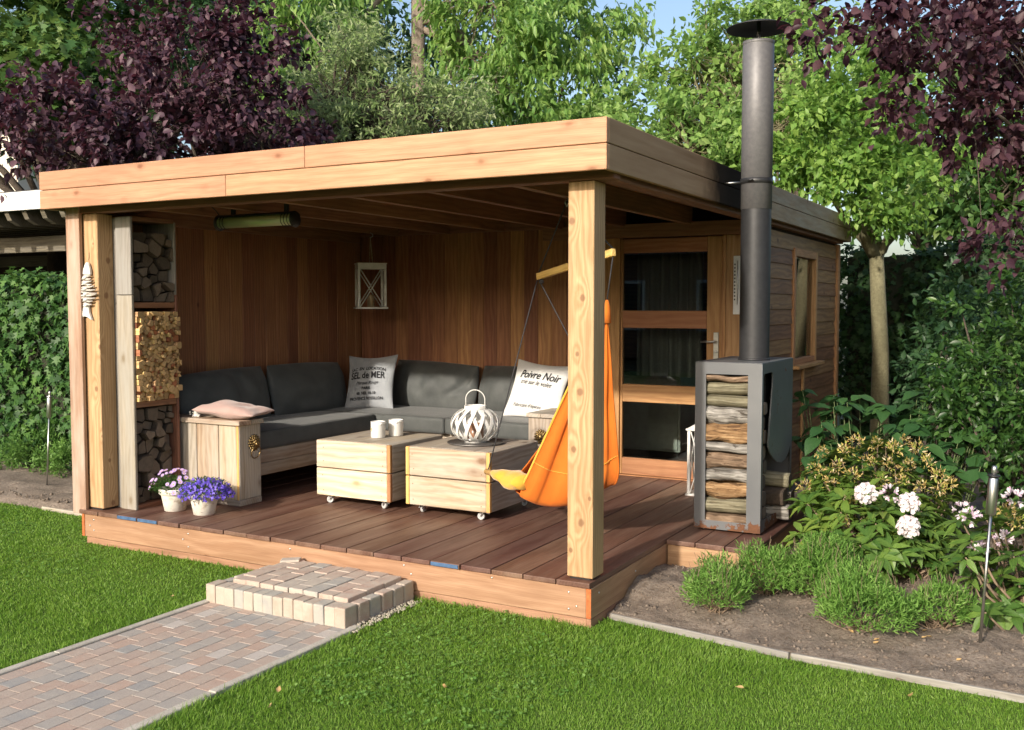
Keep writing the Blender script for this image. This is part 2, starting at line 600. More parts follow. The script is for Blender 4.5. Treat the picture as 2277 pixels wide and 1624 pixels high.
# brick
t = NT('paving_brick')
p, r = t.coords()
base = t.ramp(r, [(0.0, (.395, .305, .255)), (.20, (.345, .315, .285)), (.40, (.405, .32, .265)), (.58, (.30, .29, .278)), (.70, (.37, .32, .28)), (.84, (.42, .305, .245)), (.96, (.47, .425, .385))], 'CONSTANT')
sp = t.noise(p, 170.0, 3.0, .6)
cl = t.noise(p, 16.0, 4.0, .6)
c = t.mix(t.ramp(cl, [(.40, 0.0), (.75, .45)]), base, (.44, .39, .33))
c = t.mix(t.ramp(sp, [(.60, 0.0), (.72, .55)]), c, (.62, .56, .50))
c = t.mix(t.ramp(sp, [(.30, .50), (.42, 0.0)]), c, (.16, .14, .13))
M['brick'] = t.done(t.principled(c, .88, t.math('ADD', sp, cl), .5, .003, **{"Specular IOR Level": .25}))
t = NT('mortared_brick')
p, r = t.coords()
cl = t.noise(p, 11.0, 5.0, .65)
c = t.ramp(r, [(0.0, (.40, .30, .24)), (.35, (.33, .32, .30)), (.7, (.43, .35, .29))], 'CONSTANT')
c = t.mix(t.ramp(cl, [(.38, .10), (.60, .80)]), c, (.45, .41, .34))
M['brick_pale'] = t.done(t.principled(c, .9, t.noise(p, 60.0, 4.0), .6, .004, **{"Specular IOR Level": .2}))
t = NT('dusty_step_brick')
p, r = t.coords()
base = t.ramp(r, [(0.0, (.40, .29, .235)), (.30, (.32, .315, .30)), (.45, (.43, .32, .26)), (.62, (.40, .345, .30)), (.80, (.44, .31, .25))], 'CONSTANT')
cl = t.noise(p, 13.0, 5.0, .65)
sp = t.noise(p, 150.0, 3.0, .6)
c = t.mix(t.ramp(cl, [(.36, .10), (.66, .80)]), base, (.50, .445, .37))
c = t.mix(t.ramp(sp, [(.60, 0.0), (.74, .45)]), c, (.60, .55, .48))
c = t.mix(t.ramp(sp, [(.28, .40), (.40, 0.0)]), c, (.18, .15, .13))
M['brick_step'] = t.done(t.principled(c, .9, t.math('ADD', sp, cl), .5, .004, **{"Specular IOR Level": .2}))
M['mortar'] = noisy('pale_mortar', (.38, .34, .265), (.52, .47, .38), 30, .95, .8, .006, fine=150)
M['kerb'] = noisy('concrete_kerb', (.40, .37, .31), (.56, .52, .45), 9, .92, .4, .003, fine=120)
M['sand'] = noisy('joint_sand', (.16, .14, .115), (.28, .25, .21), 25, .98, .6, .004, fine=160)

path = thing('brick_path', 'straight path of pink and grey bricks crossing the lawn up to the deck', 'path', (-1.58, -1.8, 0))
path["kind"] = "structure"
board('sand_bed', (-2.07, -3.6, -.04), (-1.09, -.5, .0100), M['sand'], path, b=0)
for x0 in (-2.115, -1.088):
    for k, (y0, y1) in enumerate(((-3.6, -2.62), (-2.619, -1.63), (-1.629, -.60))):
        board('kerb', (x0 + random.uniform(-.004, .004), y0, -.06), (x0 + .046, y1, .020 + random.uniform(-.003, .003)), M['kerb'], path, b=.004)
NR = 11
RW = .973 / NR
bl = {}
for i in range(NR):
    x0 = -2.066 + i * RW
    y = -.60 - (0.056 if i % 2 else 0.0) - random.uniform(0, .03)
    first = True
    while y > -3.28:
        L = random.choice((.113, .113, .113, .120, .105))
        if first:
            L = random.choice((.06, .113, .09))
            first = False
        c = (x0 + RW / 2, y - L / 2, .012 - .028 + random.uniform(-.0007, .0007))
        k = (round(L, 3),)
        if k not in bl:
            bl[k] = box_mesh(RW - .003, L - .003, .056, .0018, 2)
        obj('brick', bl[k], path, M['brick'], loc=(c[0], c[1], c[2]), rot=(random.uniform(-.008, .008), random.uniform(-.008, .008), random.uniform(-.012, .012)))
        y -= L

step = thing('brick_step', 'low brick step with cream mortar between the path and the deck front', 'step', (-1.6, -.33, 0))
mc = []
bm = bmesh.new()
bm_box(bm, (-2.085, -.645, -.03), (-1.112, -.012, .098))
bmesh.ops.subdivide_edges(bm, edges=list(bm.edges), cuts=12, use_grid_fill=True)
for v in bm.verts:
    v.co += Vector((random.uniform(-.004, .004), random.uniform(-.004, .004), random.uniform(-.006, .006)))
for v in bm.verts:
    if v.co.y > -.02:
        v.co.y = -.014
obj('mortar_core', bm_mesh('mortar_core', bm, True), step, M['mortar'])
n = 14
for i in range(n):
    x = -2.098 + (i + .5) * .0712
    w_ = .063 + random.uniform(-.003, .002)
    obj('brick', box_mesh(.0695, .105, .15, .008, 2), step, M['brick_pale'], loc=(x, -.606 + random.uniform(-.004, .004), .040 + random.uniform(-.003, .004)), rot=(random.uniform(-.02, .02), random.uniform(-.015, .015), random.uniform(-.02, .02)))
for i in range(5):
    y = -.497 + i * .106
    obj('brick', box_mesh(.064, .096, .15, .010, 2), step, M['brick_step'] if i in (0, 2, 3) else M['brick_pale'], loc=(-1.133 + random.uniform(-.004, .004), y, .040 + random.uniform(-.004, .004)), rot=(random.uniform(-.02, .02), random.uniform(-.02, .02), random.uniform(-.03, .03)))
    if i < 4:
        obj('brick', box_mesh(.064, .096, .14, .010, 2), step, M['brick_pale'], loc=(-2.068 + random.uniform(-.004, .004), y, .036), rot=(random.uniform(-.03, .03), random.uniform(-.02, .02), random.uniform(-.03, .03)))
for i in range(8):
    x = -2.0 + (i + .5) * .104
    y = -.552 + (0.0 if i % 2 else 0.002)
    seq = (.168, .168, .168) if i % 2 else (.085, .168, .168, .10)
    for L in seq:
        if y + L > -.012:
            break
        obj('brick', box_mesh(.099, L - .006, .06, .006, 2), step, M['brick_step'], loc=(x + random.uniform(-.003, .003), y + L / 2, .106 + random.uniform(-.002, .0025)), rot=(random.uniform(-.012, .012), random.uniform(-.012, .012), random.uniform(-.015, .015)))
        y += L
obj('brick', box_mesh(.12, .07, .05, .007, 2), step, M['brick_step'], loc=(-1.97, -.085, .122), rot=(.03, -.05, .5))
# rubble of mortar at the right foot of the step
P = np.array([(random.uniform(-1.10, -1.02), random.uniform(-.68, -.05), .012) for _ in range(240)])
S = rng.uniform(.003, .014, len(P))
s_, a_, n_ = frames(unit(rng.normal(size=(len(P), 3))), unit(rng.normal(size=(len(P), 3))))
o = obj('mortar_crumbs', scatter('mortar_crumbs', *CLOD, P, s_, a_, n_, S, S, True), step, M['mortar'])
o["kind"] = "stuff"

# timber edging of the bed
edg = thing('timber_edging', 'weathered pale plank edging between the lawn and the right flower bed', 'edging', (1.2, .05, 0))
for x0, x1 in ((.03, 1.02), (1.03, 2.15), (2.16, 3.6)):
    xm, L = (x0 + x1) / 2, math.hypot(x1 - x0, bed_edge(x1) - bed_edge(x0))
    a = math.atan2(bed_edge(x1) - bed_edge(x0), x1 - x0)
    obj('edging_plank', box_mesh(L, .018, .13, .005, 2), edg, M['grey_wood'], loc=(xm, bed_edge(xm) if x0 > 1 else (bed_edge(x0) + bed_edge(x1)) / 2, -.032), rot=(0, 0, a))
edg2 = thing('timber_edging', 'pale plank edging half sunk beside the soil left of the pavilion', 'edging', (-5, .6, 0))
for x0, x1 in ((-5.25, -4.62), (-4.60, -4.06)):
    obj('edging_plank', box_mesh(x1 - x0, .03, .12, .008, 2), edg2, M['scaffold_grey'], loc=((x0 + x1) / 2, .60, -.028), rot=(0, 0, random.uniform(-.05, .05)))
# ------------------------------------------------------------------ deck
ZD = .24
deck = thing('wooden_deck', 'raised deck of dark hardwood boards with pale reddish fascia on the lawn', 'deck', (-2, 1.6, 0))
for k in range(20):
    x1, x0 = -.2 * k - .0035, -.2 * (k + 1) + .0035
    o = board('deck_board', (x0, -.014 + random.uniform(-.004, .003), .212), (x1, 3.235, ZD + random.uniform(-.0015, .0008)), M['deck'], deck, b=.004, seg=2)
    if k in (17, 16, 4):
        x1e = x1 - (.0 if k != 4 else .003)
        board('painted_end', (x0 + .004, -.0205, .2155), (x1e - .004, -.012, .2365), M['blue_end'], o, b=.001)
DF = M['deck_fascia']
front = board('fascia_board', (-3.955, .0, .048), (-.030, .028, .2085), DF, deck, b=.003)
low = board('fascia_board', (-3.945, .006, -.06), (-.030, .030, .044), DF, deck, b=.003)
side = board('fascia_board', (-.0285, .0, .048), (.0, 3.2, .2085), DF, deck, b=.002)
board('fascia_board', (-.0285, .004, -.06), (-.003, 3.2, .044), DF, deck, b=.002)
board('end_grain', (-.028, -.002, .049), (-.0005, .002, .2075), M['end_grain'], side, b=.0005, axis='z')
board('fascia_board', (-3.985, .002, .048), (-3.957, 3.2, .2085), DF, deck, b=.002)
board('end_grain', (-3.984, -.0015, .049), (-3.958, .003, .2075), M['end_grain'], deck.children[-1], b=.0005, axis='z')
scr = lathe_mesh('screw_head', [(0, .004), (.0042, .0035), (.006, .0015), (.006, 0)], 10)
for x, z in ((-3.86, .175), (-3.90, .13), (-3.86, .10), (-2.93, .178), (-2.98, .135), (-2.93, .09), (-1.19, .185), (-1.14, .14), (-.13, .175), (-.085, .105), (-.13, .085), (-2.05, .18), (-.6, .19)):
    obj('screw', scr, front, M['zinc'], loc=(x, 0.0, z), rot=(R(90), 0, 0))
for y, z in ((.10, .165), (.62, .16), (.62, .09)):
    obj('screw', scr, side, M['zinc'], loc=(0.0, y, z), rot=(0, R(90), 0))
# joists under the boards
for y in (.06, .66, 1.26, 1.86, 2.46, 3.06):
    board('joist', (-3.93, y, .06), (-.03, y + .045, .2105), M['rafter'], deck, b=.002)
# stove platform
for k in range(3):
    board('platform_board', (.004 + k * .187, 1.125 + random.uniform(-.004, .004), .21), (.004 + (k + 1) * .187 - .007, 2.44, ZD + random.uniform(-.002, 0)), M['deck'], deck, b=.004, seg=2)
board('platform_fascia', (.006, 1.138, -.02), (.548, 1.165, .2085), DF, deck, b=.003)
board('platform_fascia', (.522, 1.166, -.02), (.548, 2.42, .2085), DF, deck, b=.003)

# ------------------------------------------------------------------ pavilion
pav = thing('garden_pavilion', 'open cedar garden pavilion with flat roof and a closed shed at its back', 'pavilion', (-2, 3.1, ZD))
YF, XR, XL, YB = -.15, .14, -4.15, 6.34
Z0, ZM, Z1 = 2.362, 2.491, 2.618
KN_R = [(.839, -.073, .052, .018), (.439, -.073, -.010, .017), (.145, -.073, .019, .012), (-.054, -.073, .001, .019), (-.359, -.073, .037, .016), (-.747, -.073, -.007, .019), (-.900, -.073, .052, .013), (-.615, -.073, -.056, .010)]
KN_L = [(.716, .021, -.076, .020), (.470, -.001, -.076, .020), (.108, -.07, -.076, .018), (-.702, -.005, -.076, .013), (-1.011, .016, -.076, .018), (-.523, -.070, -.076, .010), (-.189, -.066, -.03, .018), (.832, -.066, -.031, .008)]
board('post', (-.155, .030, ZD + .012), (-.007, .176, 2.335), wood('right_post_wood', (.40, .235, .108), (.58, .388, .212), (.15, .055, .022), .012, .02, ring=.40, grain=1.0, knots_at=KN_R), pav, b=.004)
board('post', (-3.951, .038, ZD + .012), (-3.800, .170, 2.335), wood('left_post_wood', (.40, .235, .108), (.58, .388, .212), (.15, .055, .022), .012, .02, ring=.36, grain=1.0, knots_at=KN_L), pav, b=.004)
for x0 in (-.145, -3.94):
    board('post_foot', (x0, .045, ZD), (x0 + .12, .16, ZD + .013), M['black'], pav, b=.001)
cw = wood('corner_plank_wood', (.33, .20, .115), (.46, .31, .20), (.2, .1, .05), .04, .1, ring=.3, grain=.8, grey=(.50, .40, .31))
board('corner_plank', (-4.077, -.002, .205), (-3.938, .026, 2.40), cw, pav, b=.003)
# roof fascia
ce = M['cedar']
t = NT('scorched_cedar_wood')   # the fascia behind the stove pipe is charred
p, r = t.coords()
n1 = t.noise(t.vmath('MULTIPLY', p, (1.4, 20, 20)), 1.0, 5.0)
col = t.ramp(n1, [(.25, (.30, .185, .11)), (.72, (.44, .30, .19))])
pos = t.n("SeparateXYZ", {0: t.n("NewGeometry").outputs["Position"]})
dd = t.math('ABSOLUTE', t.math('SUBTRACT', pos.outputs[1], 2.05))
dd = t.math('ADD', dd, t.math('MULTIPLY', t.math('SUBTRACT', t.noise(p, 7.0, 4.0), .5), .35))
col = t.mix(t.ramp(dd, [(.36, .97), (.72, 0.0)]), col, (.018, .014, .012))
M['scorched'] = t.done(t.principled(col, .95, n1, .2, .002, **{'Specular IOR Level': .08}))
sd_ = wood('side_fascia_wood', (.30, .18, .105), (.45, .30, .19), (.16, .07, .03), .04, .15, ring=.25, grain=.8, grey=(.40, .33, .25))
for z0, z1, cuts in ((Z0, ZM - .002, (-4.15, -2.395, .14)), (ZM + .002, Z1, (-4.15, -1.77, .14))):
    for a, b_ in zip(cuts[:-1], cuts[1:]):
        board('fascia_board', (a + .0015, YF, z0), (b_ - .0015, YF + .025, z1), ce, pav, b=.003)
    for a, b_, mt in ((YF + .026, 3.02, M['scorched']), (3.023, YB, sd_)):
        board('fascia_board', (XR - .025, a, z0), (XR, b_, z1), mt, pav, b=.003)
    board('fascia_board', (XL, YF + .026, z0), (XL + .025, YB, z1), sd_, pav, b=.003)
    board('fascia_board', (XL + .026, YB - .025, z0), (XR - .026, YB, z1), sd_, pav, b=.003)
#board('roof_edge_trim', (XL - .002, YF - .003, Z1 + .001), (XR + .003, YF + .05, Z1 + .008), M['roof_felt'], pav, b=.001)
board('roof', (XL + .03, YF + .03, 2.515), (XR - .03, YB - .03, 2.56), M['roof_felt'], pav, b=0)
# soffit and beams
board('soffit', (XL + .03, YF + .028, 2.385), (XR - .03, YF + .12, 2.40), M['rafter'], pav, b=.001)
board('beam', (-4.0, .012, 2.337), (XR - .03, .100, 2.512), M['rafter'], pav, b=.004)
board('beam', (-.012, .102, 2.337), (.085, 6.2, 2.512), M['rafter'], pav, b=.004)
for i in range(7):
    x = -3.50 + i * .58
    board('rafter', (x, .102, 2.355), (x + .055, 3.19, 2.490), M['rafter'], pav, b=.003)
# ceiling boards
for i in range(22):
    y0 = .02 + i * .145
    board('ceiling_board', (-3.95, y0, 2.493), (-.02, y0 + .140, 2.512), M['cedar_wall'], pav, b=.003)
# left wall: planks inside, cladding outside
M['backing'] = noisy('dark_backing', (.03, .02, .015), (.05, .03, .02), 10, .9)
lw = board('left_wall', (-4.055, .03, .20), (-3.958, 6.20, 2.40), M['clap'], pav, b=0)
y = .19
while y < 3.19:
    d = random.uniform(-.001, .0015)
    board('wall_plank', (-3.9575, y, ZD), (-3.934 + d, min(y + .138, 3.2), 2.5), M['cedar_wall'], lw, b=.004, axis='z')
    y += .1395
bw = board('back_wall', (-3.93, 3.226, .20), (-1.335, 3.29, 2.5), M['backing'], pav, b=0)
x = -3.930
while x < -1.35:
    d = random.uniform(-.0015, .001)
    board('wall_plank', (x, 3.202 + d, ZD), (min(x + .1385, -1.336), 3.2255, 2.5), M['cedar_wall'], bw, b=.004, axis='z')
    x += .1400
board('wall_beam', (-1.90, 3.150, 2.262), (-.01, 3.2, 2.375), M['rafter'], pav, b=.003)
board('wall_beam', (-3.93, 3.150, 2.36), (-1.90, 3.2, 2.49), M['rafter'], pav, b=.003)
board('wall_beam', (-3.933, .2, 2.30), (-3.885, 3.15, 2.42), M['rafter'], pav, b=.003)
# door wall
t = NT('window_glass')
fr = t.n("Fresnel", {0: 1.5}).outputs[0]
gl = t.n("BsdfGlossy", {"Color": (1, 1, 1, 1), "Roughness": 0.0}).outputs[0]
tp = t.n("BsdfTransparent", {"Color": (.72, .76, .74, 1)}).outputs[0]
M['glass'] = t.done(t.n("MixShader", {0: t.math('MULTIPLY', fr, 1.0, True), 1: tp, 2: gl}).outputs[0])
TR = M['trim']
board('door_jamb', (-1.335, 3.195, ZD), (-1.186, 3.30, 2.262), TR, pav, b=.004)
board('door_jamb', (-.294, 3.195, ZD), (-.265, 3.30, 2.262), TR, pav, b=.003)
pw = wood('door_side_wood', (.38, .20, .085), (.52, .31, .15), (.2, .08, .03), .06, .1, ring=.4)
board('side_panel', (-.264, 3.20, ZD), (.028, 3.27, 2.262), pw, pav, b=.004, axis='z')
door = bpy.data.objects.new('door', None)
COL.objects.link(door)
door.location = (-.74, 3.24, ZD)
attach(door, pav)
YD0, YD1 = 3.215, 3.262
dx0, dx1 = -1.184, -.296
gx0, gx1 = -1.10, -.425
gx0 = -1.165
board('stile', (dx0, YD0, ZD + .01), (gx0, YD1, 2.255), TR, door, b=.004)
board('stile', (gx1, YD0, ZD + .01), (dx1, YD1, 2.255), TR, door, b=.004)
for z0, z1 in ((ZD + .01, .393), (.873, 1.024), (1.503, 1.65), (2.135, 2.255)):
    board('rail', (gx0 + .0005, YD0 + .001, z0), (gx1 - .0005, YD1 - .001, z1), TR, door, b=.004)
for z0, z1 in ((.393, .873), (1.024, 1.503), (1.65, 2.135)):
    board('pane', (gx0 - .003, 3.236, z0 - .003), (gx1 + .003, 3.241, z1 + .003), M['glass'], door, b=0)
pl = board('handle_plate', (-.365, 3.207, 1.245), (-.322, 3.2148, 1.475), M['steel'], door, b=.002)
tube('handle', [(-.343, 3.208, 1.40), (-.343, 3.168, 1.40), (-.350, 3.160, 1.40), (-.372, 3.158, 1.40), (-.455, 3.158, 1.398)], .0085, door, M['steel'], 10)
obj('lock', lathe_mesh('lock', [(0, .006), (.010, .006), (.012, 0)], 12), door, M['zinc'], loc=(-.343, 3.2065, 1.318), rot=(R(90), 0, 0))
board('door_sill', (-1.335, 3.19, ZD - .001), (.0, 3.30, ZD + .008), TR, pav, b=.002)
# right side wall with clapboards and window
X = .03
sw = board('side_wall', (-.03, 3.30, .05), (.008, 6.20, 2.34), M['backing'], pav, b=0)
sw_ = [(3.275, 4.195), (5.145, 6.10)]


def clap(y0, y1, zb):
    o = board('clapboard', (.012, y0, zb - .012), (.032, y1, zb + .126), M['clap'], sw, b=.003)
    o.rotation_euler = (R(-4.5), 0, R(90))


zb = .13
while zb < 2.25:
    if zb + .12 < 1.17 or zb > 2.17:
        clap(3.275, 6.10, zb)
    else:
        for a, b_ in sw_:
            clap(a, b_, zb)
    zb += .1285
# the wall needs an opening: the backing is split round the window
bpy.data.objects.remove(sw, do_unlink=True) if False else None
bm = bmesh.new()
for p0, p1 in (((-.03, 3.30, .05), (.008, 4.24, 2.34)), ((-.03, 5.10, .05), (.008, 6.2, 2.34)), ((-.03, 4.24, .05), (.008, 5.10, 1.18)), ((-.03, 4.24, 2.17), (.008, 5.10, 2.34))):
    bm_box(bm, p0, p1)
nm = bm_mesh('side_wall', bm)
nm.materials.append(M['backing'])
sw.data = nm
sw.matrix_basis = Matrix()
for ch in sw.children:
    ch.matrix_parent_inverse = Matrix()
pt = wood('window_trim_wood', (.42, .22, .09), (.58, .33, .15), None, 0, .12, ring=.3)
win = bpy.data.objects.new('window', None)
COL.objects.link(win)
win.location = (.03, 4.67, 1.66)
attach(win, pav)
for y0, y1 in ((4.200, 4.262), (5.078, 5.142)):
    board('window_frame', (-.005, y0, 1.165), (.052, y1, 2.20), pt, win, b=.003)
board('window_frame', (-.005, 4.262, 2.13), (.050, 5.078, 2.20), pt, win, b=.003)
board('window_frame', (-.005, 4.262, 1.165), (.048, 5.078, 1.215), pt, win, b=.003)
board('pane', (.004, 4.26, 1.21), (.009, 5.08, 2.135), M['glass'], win, b=0)
board('sill', (-.005, 4.16, 1.130), (.115, 5.22, 1.163), pt, win, b=.004)
board('corner_trim', (.010, 6.105, .08), (.058, 6.20, 2.33), pt, pav, b=.003)
board('trim_batten', (.034, 4.585, .08), (.056, 4.635, 1.128), pt, pav, b=.003)
board('trim_batten', (.006, 3.232, .10), (.056, 3.272, 2.33), pt, pav, b=.003)
board('rear_wall', (-3.955, 6.20, .05), (.008, 6.26, 2.40), M['clap'], pav, b=0)
board('shed_floor', (-3.95, 3.30, .18), (-.03, 6.19, .232), M['deck'], pav, b=0)
# thermometer on the panel by the door
th = thing('thermometer', 'long white wall thermometer with printed scale beside the glazed door', 'thermometer', (-.165, 3.19, 1.62))
board('scale_plate', (-.200, 3.184, 1.622), (-.128, 3.198, 2.090), M['white_paint'], th, b=.006, seg=2)
tube('glass_tube', [(-.164, 3.180, 1.70), (-.164, 3.180, 2.05)], .004, th, M['zinc'], 6)
for i in range(11):
    board('scale_mark', (-.192, 3.1815, 1.735 + i * .028), (-.182, 3.1845, 1.748 + i * .028), M['black'], th, b=0)
# things seen dimly behind the door
wc = thing('white_cabinet', 'plain white cabinet standing in the shed behind the door glass', 'cabinet', (-1.2, 4.6, .232))
board('body', (-1.75, 4.3, .30), (-1.02, 4.85, 1.02), M['white_paint'], wc, b=.006)
board('cabinet_door', (-1.73, 4.282, .32), (-1.04, 4.299, 1.0), M['white_paint'], wc, b=.004)
board('plinth', (-1.72, 4.33, .232), (-1.05, 4.83, .2995), M['black'], wc, b=.002)
V, F = [], []
ncol = 60
for j in range(2):
    for i in range(ncol + 1):
        u = i / ncol
        V.append((-1.25 + .62 * u, 3.75 + .03 * math.sin(u * 44) + .012 * math.sin(u * 17 + 1), (2.2, 1.06)[j]))
for i in range(ncol):
    F.append((i, i + 1, i + ncol + 2, i + ncol + 1))
cm = mesh_py('curtain', V, F, True)
co = obj('curtain', cm, None, noisy('grey_curtain_cloth', (.30, .30, .30), (.40, .40, .40), 60, .9))
sm = co.modifiers.new('thickness', 'SOLIDIFY')
sm.thickness = .004
tag(co, 'grey pleated curtain hanging inside the shed behind the middle door pane', 'curtain')
tube('curtain_rail', [(-1.32, 3.75, 2.215), (-.56, 3.75, 2.215)], .010, co, M['steel'], 8)
# ------------------------------------------------------------------ soft furnishing
def fabric(name, c1, c2, weave=900.0, rough=.85, sheen=.3):
    t = NT(name)
    p, r = t.coords()
    n1 = t.noise(p, 6.0, 4.0, .6)
    n2 = t.noise(p, weave, 2.0)
    col = t.ramp(n1, [(.3, c1), (.7, c2)])
    col = t.mix(t.ramp(n2, [(.4, .25), (.6, 0)]), col, [c * .6 for c in c1])
    return t.done(t.principled(col, rough, t.math('ADD', t.math('MULTIPLY', n1, .6), n2), .25, .004, **{"Sheen Weight": sheen, "Specular IOR Level": .25}))


M['cushion'] = fabric('charcoal_cushion_cloth', (.066, .071, .071), (.104, .110, .107), rough=.52, sheen=.15)
M['mauve'] = fabric('mauve_cloth', (.40, .265, .235), (.50, .345, .31))
M['grey_cloth'] = fabric('grey_linen', (.30, .315, .34), (.40, .42, .445))
M['white_cloth'] = fabric('white_linen', (.66, .66, .65), (.76, .76, .75))
M['ink'] = noisy('black_print', (.012, .012, .014), (.022, .022, .024), 50, .9)
M['ink_blue'] = noisy('faded_blue_print', (.30, .33, .42), (.42, .45, .52), 50, .9)


def pillow_z(u, v, t, e=2.2):
    return t / 2 * max(0.0, (1 - abs(u) ** e) * (1 - abs(v) ** e)) ** .55


def pillow_xy(u, v, w_, h, p):
    return (w_ / 2 * u * (1 - p * math.cos(math.pi * v / 2)), h / 2 * v * (1 - p * math.cos(math.pi * u / 2)))


def pillow_mesh(name, w_, h, t, p=.07, n=26, wr=.006, seed=0, folds=()):
    V, F = [], []
    idx = {}

    def wob(x, y, s):
        a = wr * (vnoise(x * 9 + seed, y * 9, 3 + seed) - .5) * 2 + wr * .8 * (vnoise(x * 22 + seed, y * 7, 5 + seed) - .5)
        for fx, fy, ang, ln, dep in folds:
            dx, dy = x - fx, y - fy
            al, ac = dx * math.cos(ang) + dy * math.sin(ang), -dx * math.sin(ang) + dy * math.cos(ang)
            a -= dep * math.exp(-(ac / .014) ** 2) * math.exp(-(al / ln) ** 2)
        return a
    for s in (1, -1):
        for j in range(n + 1):
            for i in range(n + 1):
                # denser samples near the rim
                u, v = math.sin((i / n - .5) * math.pi), math.sin((j / n - .5) * math.pi)
                edge = i in (0, n) or j in (0, n)
                if s == -1 and edge:
                    continue
                x, y = pillow_xy(u, v, w_, h, p)
                z = pillow_z(u, v, t)
                z += wob(x, y, s) * min(1, z / (t * .25)) if not edge else 0
                idx[(s, i, j)] = len(V)
                if edge:
                    idx[(-1, i, j)] = len(V)
                V.append((x, y, s * z))
    for s in (1, -1):
        for j in range(n):
            for i in range(n):
                q = [idx[(s, i, j)], idx[(s, i + 1, j)], idx[(s, i + 1, j + 1)], idx[(s, i, j + 1)]]
                F.append(tuple(q if s == 1 else reversed(q)))
    me = mesh_py(name, V, F, True)
    _wob[me.name] = wob
    return me


_wob = {}


def mtx_of(origin, xdir, ydir):
    x = Vector(xdir).normalized()
    y = Vector(ydir)
    y = (y - x * y.dot(x)).normalized()
    z = x.cross(y)
    m = Matrix.Identity(4)
    for i in range(3):
        m[i][0], m[i][1], m[i][2], m[i][3] = x[i], y[i], z[i], origin[i]
    return m


def text_mesh(body, size, shear=0.0, sx=1.0, bold=0.0, spacing=1.0):
    cu = bpy.data.curves.new('print', 'FONT')
    cu.body = body
    cu.size = size
    cu.shear = shear
    cu.offset = bold
    cu.space_character = spacing
    cu.align_x = 'CENTER'
    cu.resolution_u = 3
    o = bpy.data.objects.new('print', cu)
    COL.objects.link(o)
    dg = bpy.context.evaluated_depsgraph_get()
    me = bpy.data.meshes.new_from_object(o.evaluated_get(dg))
    bpy.data.objects.remove(o, do_unlink=True)
    bm = bmesh.new()
    bm.from_mesh(me)
    bpy.data.meshes.remove(me)
    bmesh.ops.triangulate(bm, faces=bm.faces)
    for v in bm.verts:
        v.co.x *= sx
    return bm


def print_on(pil, w_, h, t, p, lines, mat):
    """flat lettering laid on the front of a pillow"""
    for body, x, y, size, shear, sx, bold, arc, rot in lines:
        bm = text_mesh(body, size, shear, sx, bold)
        bmesh.ops.subdivide_edges(bm, edges=[e for e in bm.edges if e.calc_length() > size * .3], cuts=1)
        for v in bm.verts:
            xx, yy = v.co.x, v.co.y
            xx, yy = xx * math.cos(rot) - yy * math.sin(rot) + x, xx * math.sin(rot) + yy * math.cos(rot) + y
            yy -= arc * xx * xx
            u, vv = max(-1, min(1, xx / (w_ / 2))), max(-1, min(1, yy / (h / 2)))
            for _ in range(3):
                ax, ay = pillow_xy(u, vv, w_, h, p)
                u = max(-.99, min(.99, u + (xx - ax) / (w_ / 2)))
                vv = max(-.99, min(.99, vv + (yy - ay) / (h / 2)))
            v.co = Vector((xx, yy, pillow_z(u, vv, t) * 1.0 + _wob[pil.data.name](xx, yy, 1) * min(1, pillow_z(u, vv, t) / (t * .25)) + .008))
        o = obj('print', bm_mesh('print', bm, recalc=False), None, mat)
        o.parent = pil


def soft_box(name, p0, p1, mat, parent, r=.035, bulge=.012, cuts=7, seed=0, wr=.004):
    bm = bmesh.new()
    d = [b - a for a, b in zip(p0, p1)]
    c = [(a + b) / 2 for a, b in zip(p0, p1)]
    bmesh.ops.create_cube(bm, size=1.0)
    bmesh.ops.scale(bm, vec=d, verts=bm.verts)
    bmesh.ops.bevel(bm, geom=list(bm.edges), offset=min(r, min(d) * .4), segments=3, profile=.6, affect='EDGES')
    es = [e for e in bm.edges if e.calc_length() > .25]
    bmesh.ops.subdivide_edges(bm, edges=es, cuts=cuts, use_grid_fill=True)
    for v in bm.verts:
        q = v.co
        k = (1 - (2 * q.x / d[0]) ** 2) * (1 - (2 * q.y / d[1]) ** 2)
        q.z += math.copysign(1, q.z) * bulge * max(0, k) + wr * (vnoise(q.x * 8 + seed, q.y * 8, seed + 2) - .5) * 2
        q.y += wr * (vnoise(q.x * 12 + seed, q.z * 9, seed + 4) - .5) * 1.5
    return obj(name, bm_mesh(name, bm, True), parent, mat, loc=c)


# ------------------------------------------------------------------ corner sofa
SW, SG = M['scaffold'], M['scaffold_grey']
sofa = thing('corner_sofa', 'low corner sofa of scaffold planks with charcoal cushions under the pavilion', 'sofa', (-3.4, 2.4, ZD))
FXL = -3.12
for z0, z1 in ((.417, .508), (.511, .612)):
    board('frame_board', (FXL - .03, .835, z0), (FXL, 2.44, z1), SW, sofa, b=.004)
    board('frame_board', (FXL + .001, 2.41, z0), (-1.556, 2.44, z1), SG, sofa, b=.004)
board('seat_deck', (-3.92, .84, .585), (FXL - .032, 3.19, .612), SG, sofa, b=.002)
board('seat_deck', (FXL - .03, 2.442, .585), (-1.556, 3.19, .612), SG, sofa, b=.002)
for x, y in ((-3.88, .9), (-3.22, 2.2), (-3.88, 3.1), (-2.4, 2.5), (-2.4, 3.1)):
    board('leg', (x, y, ZD), (x + .06, y + .06, .585), SG, sofa, b=.003)


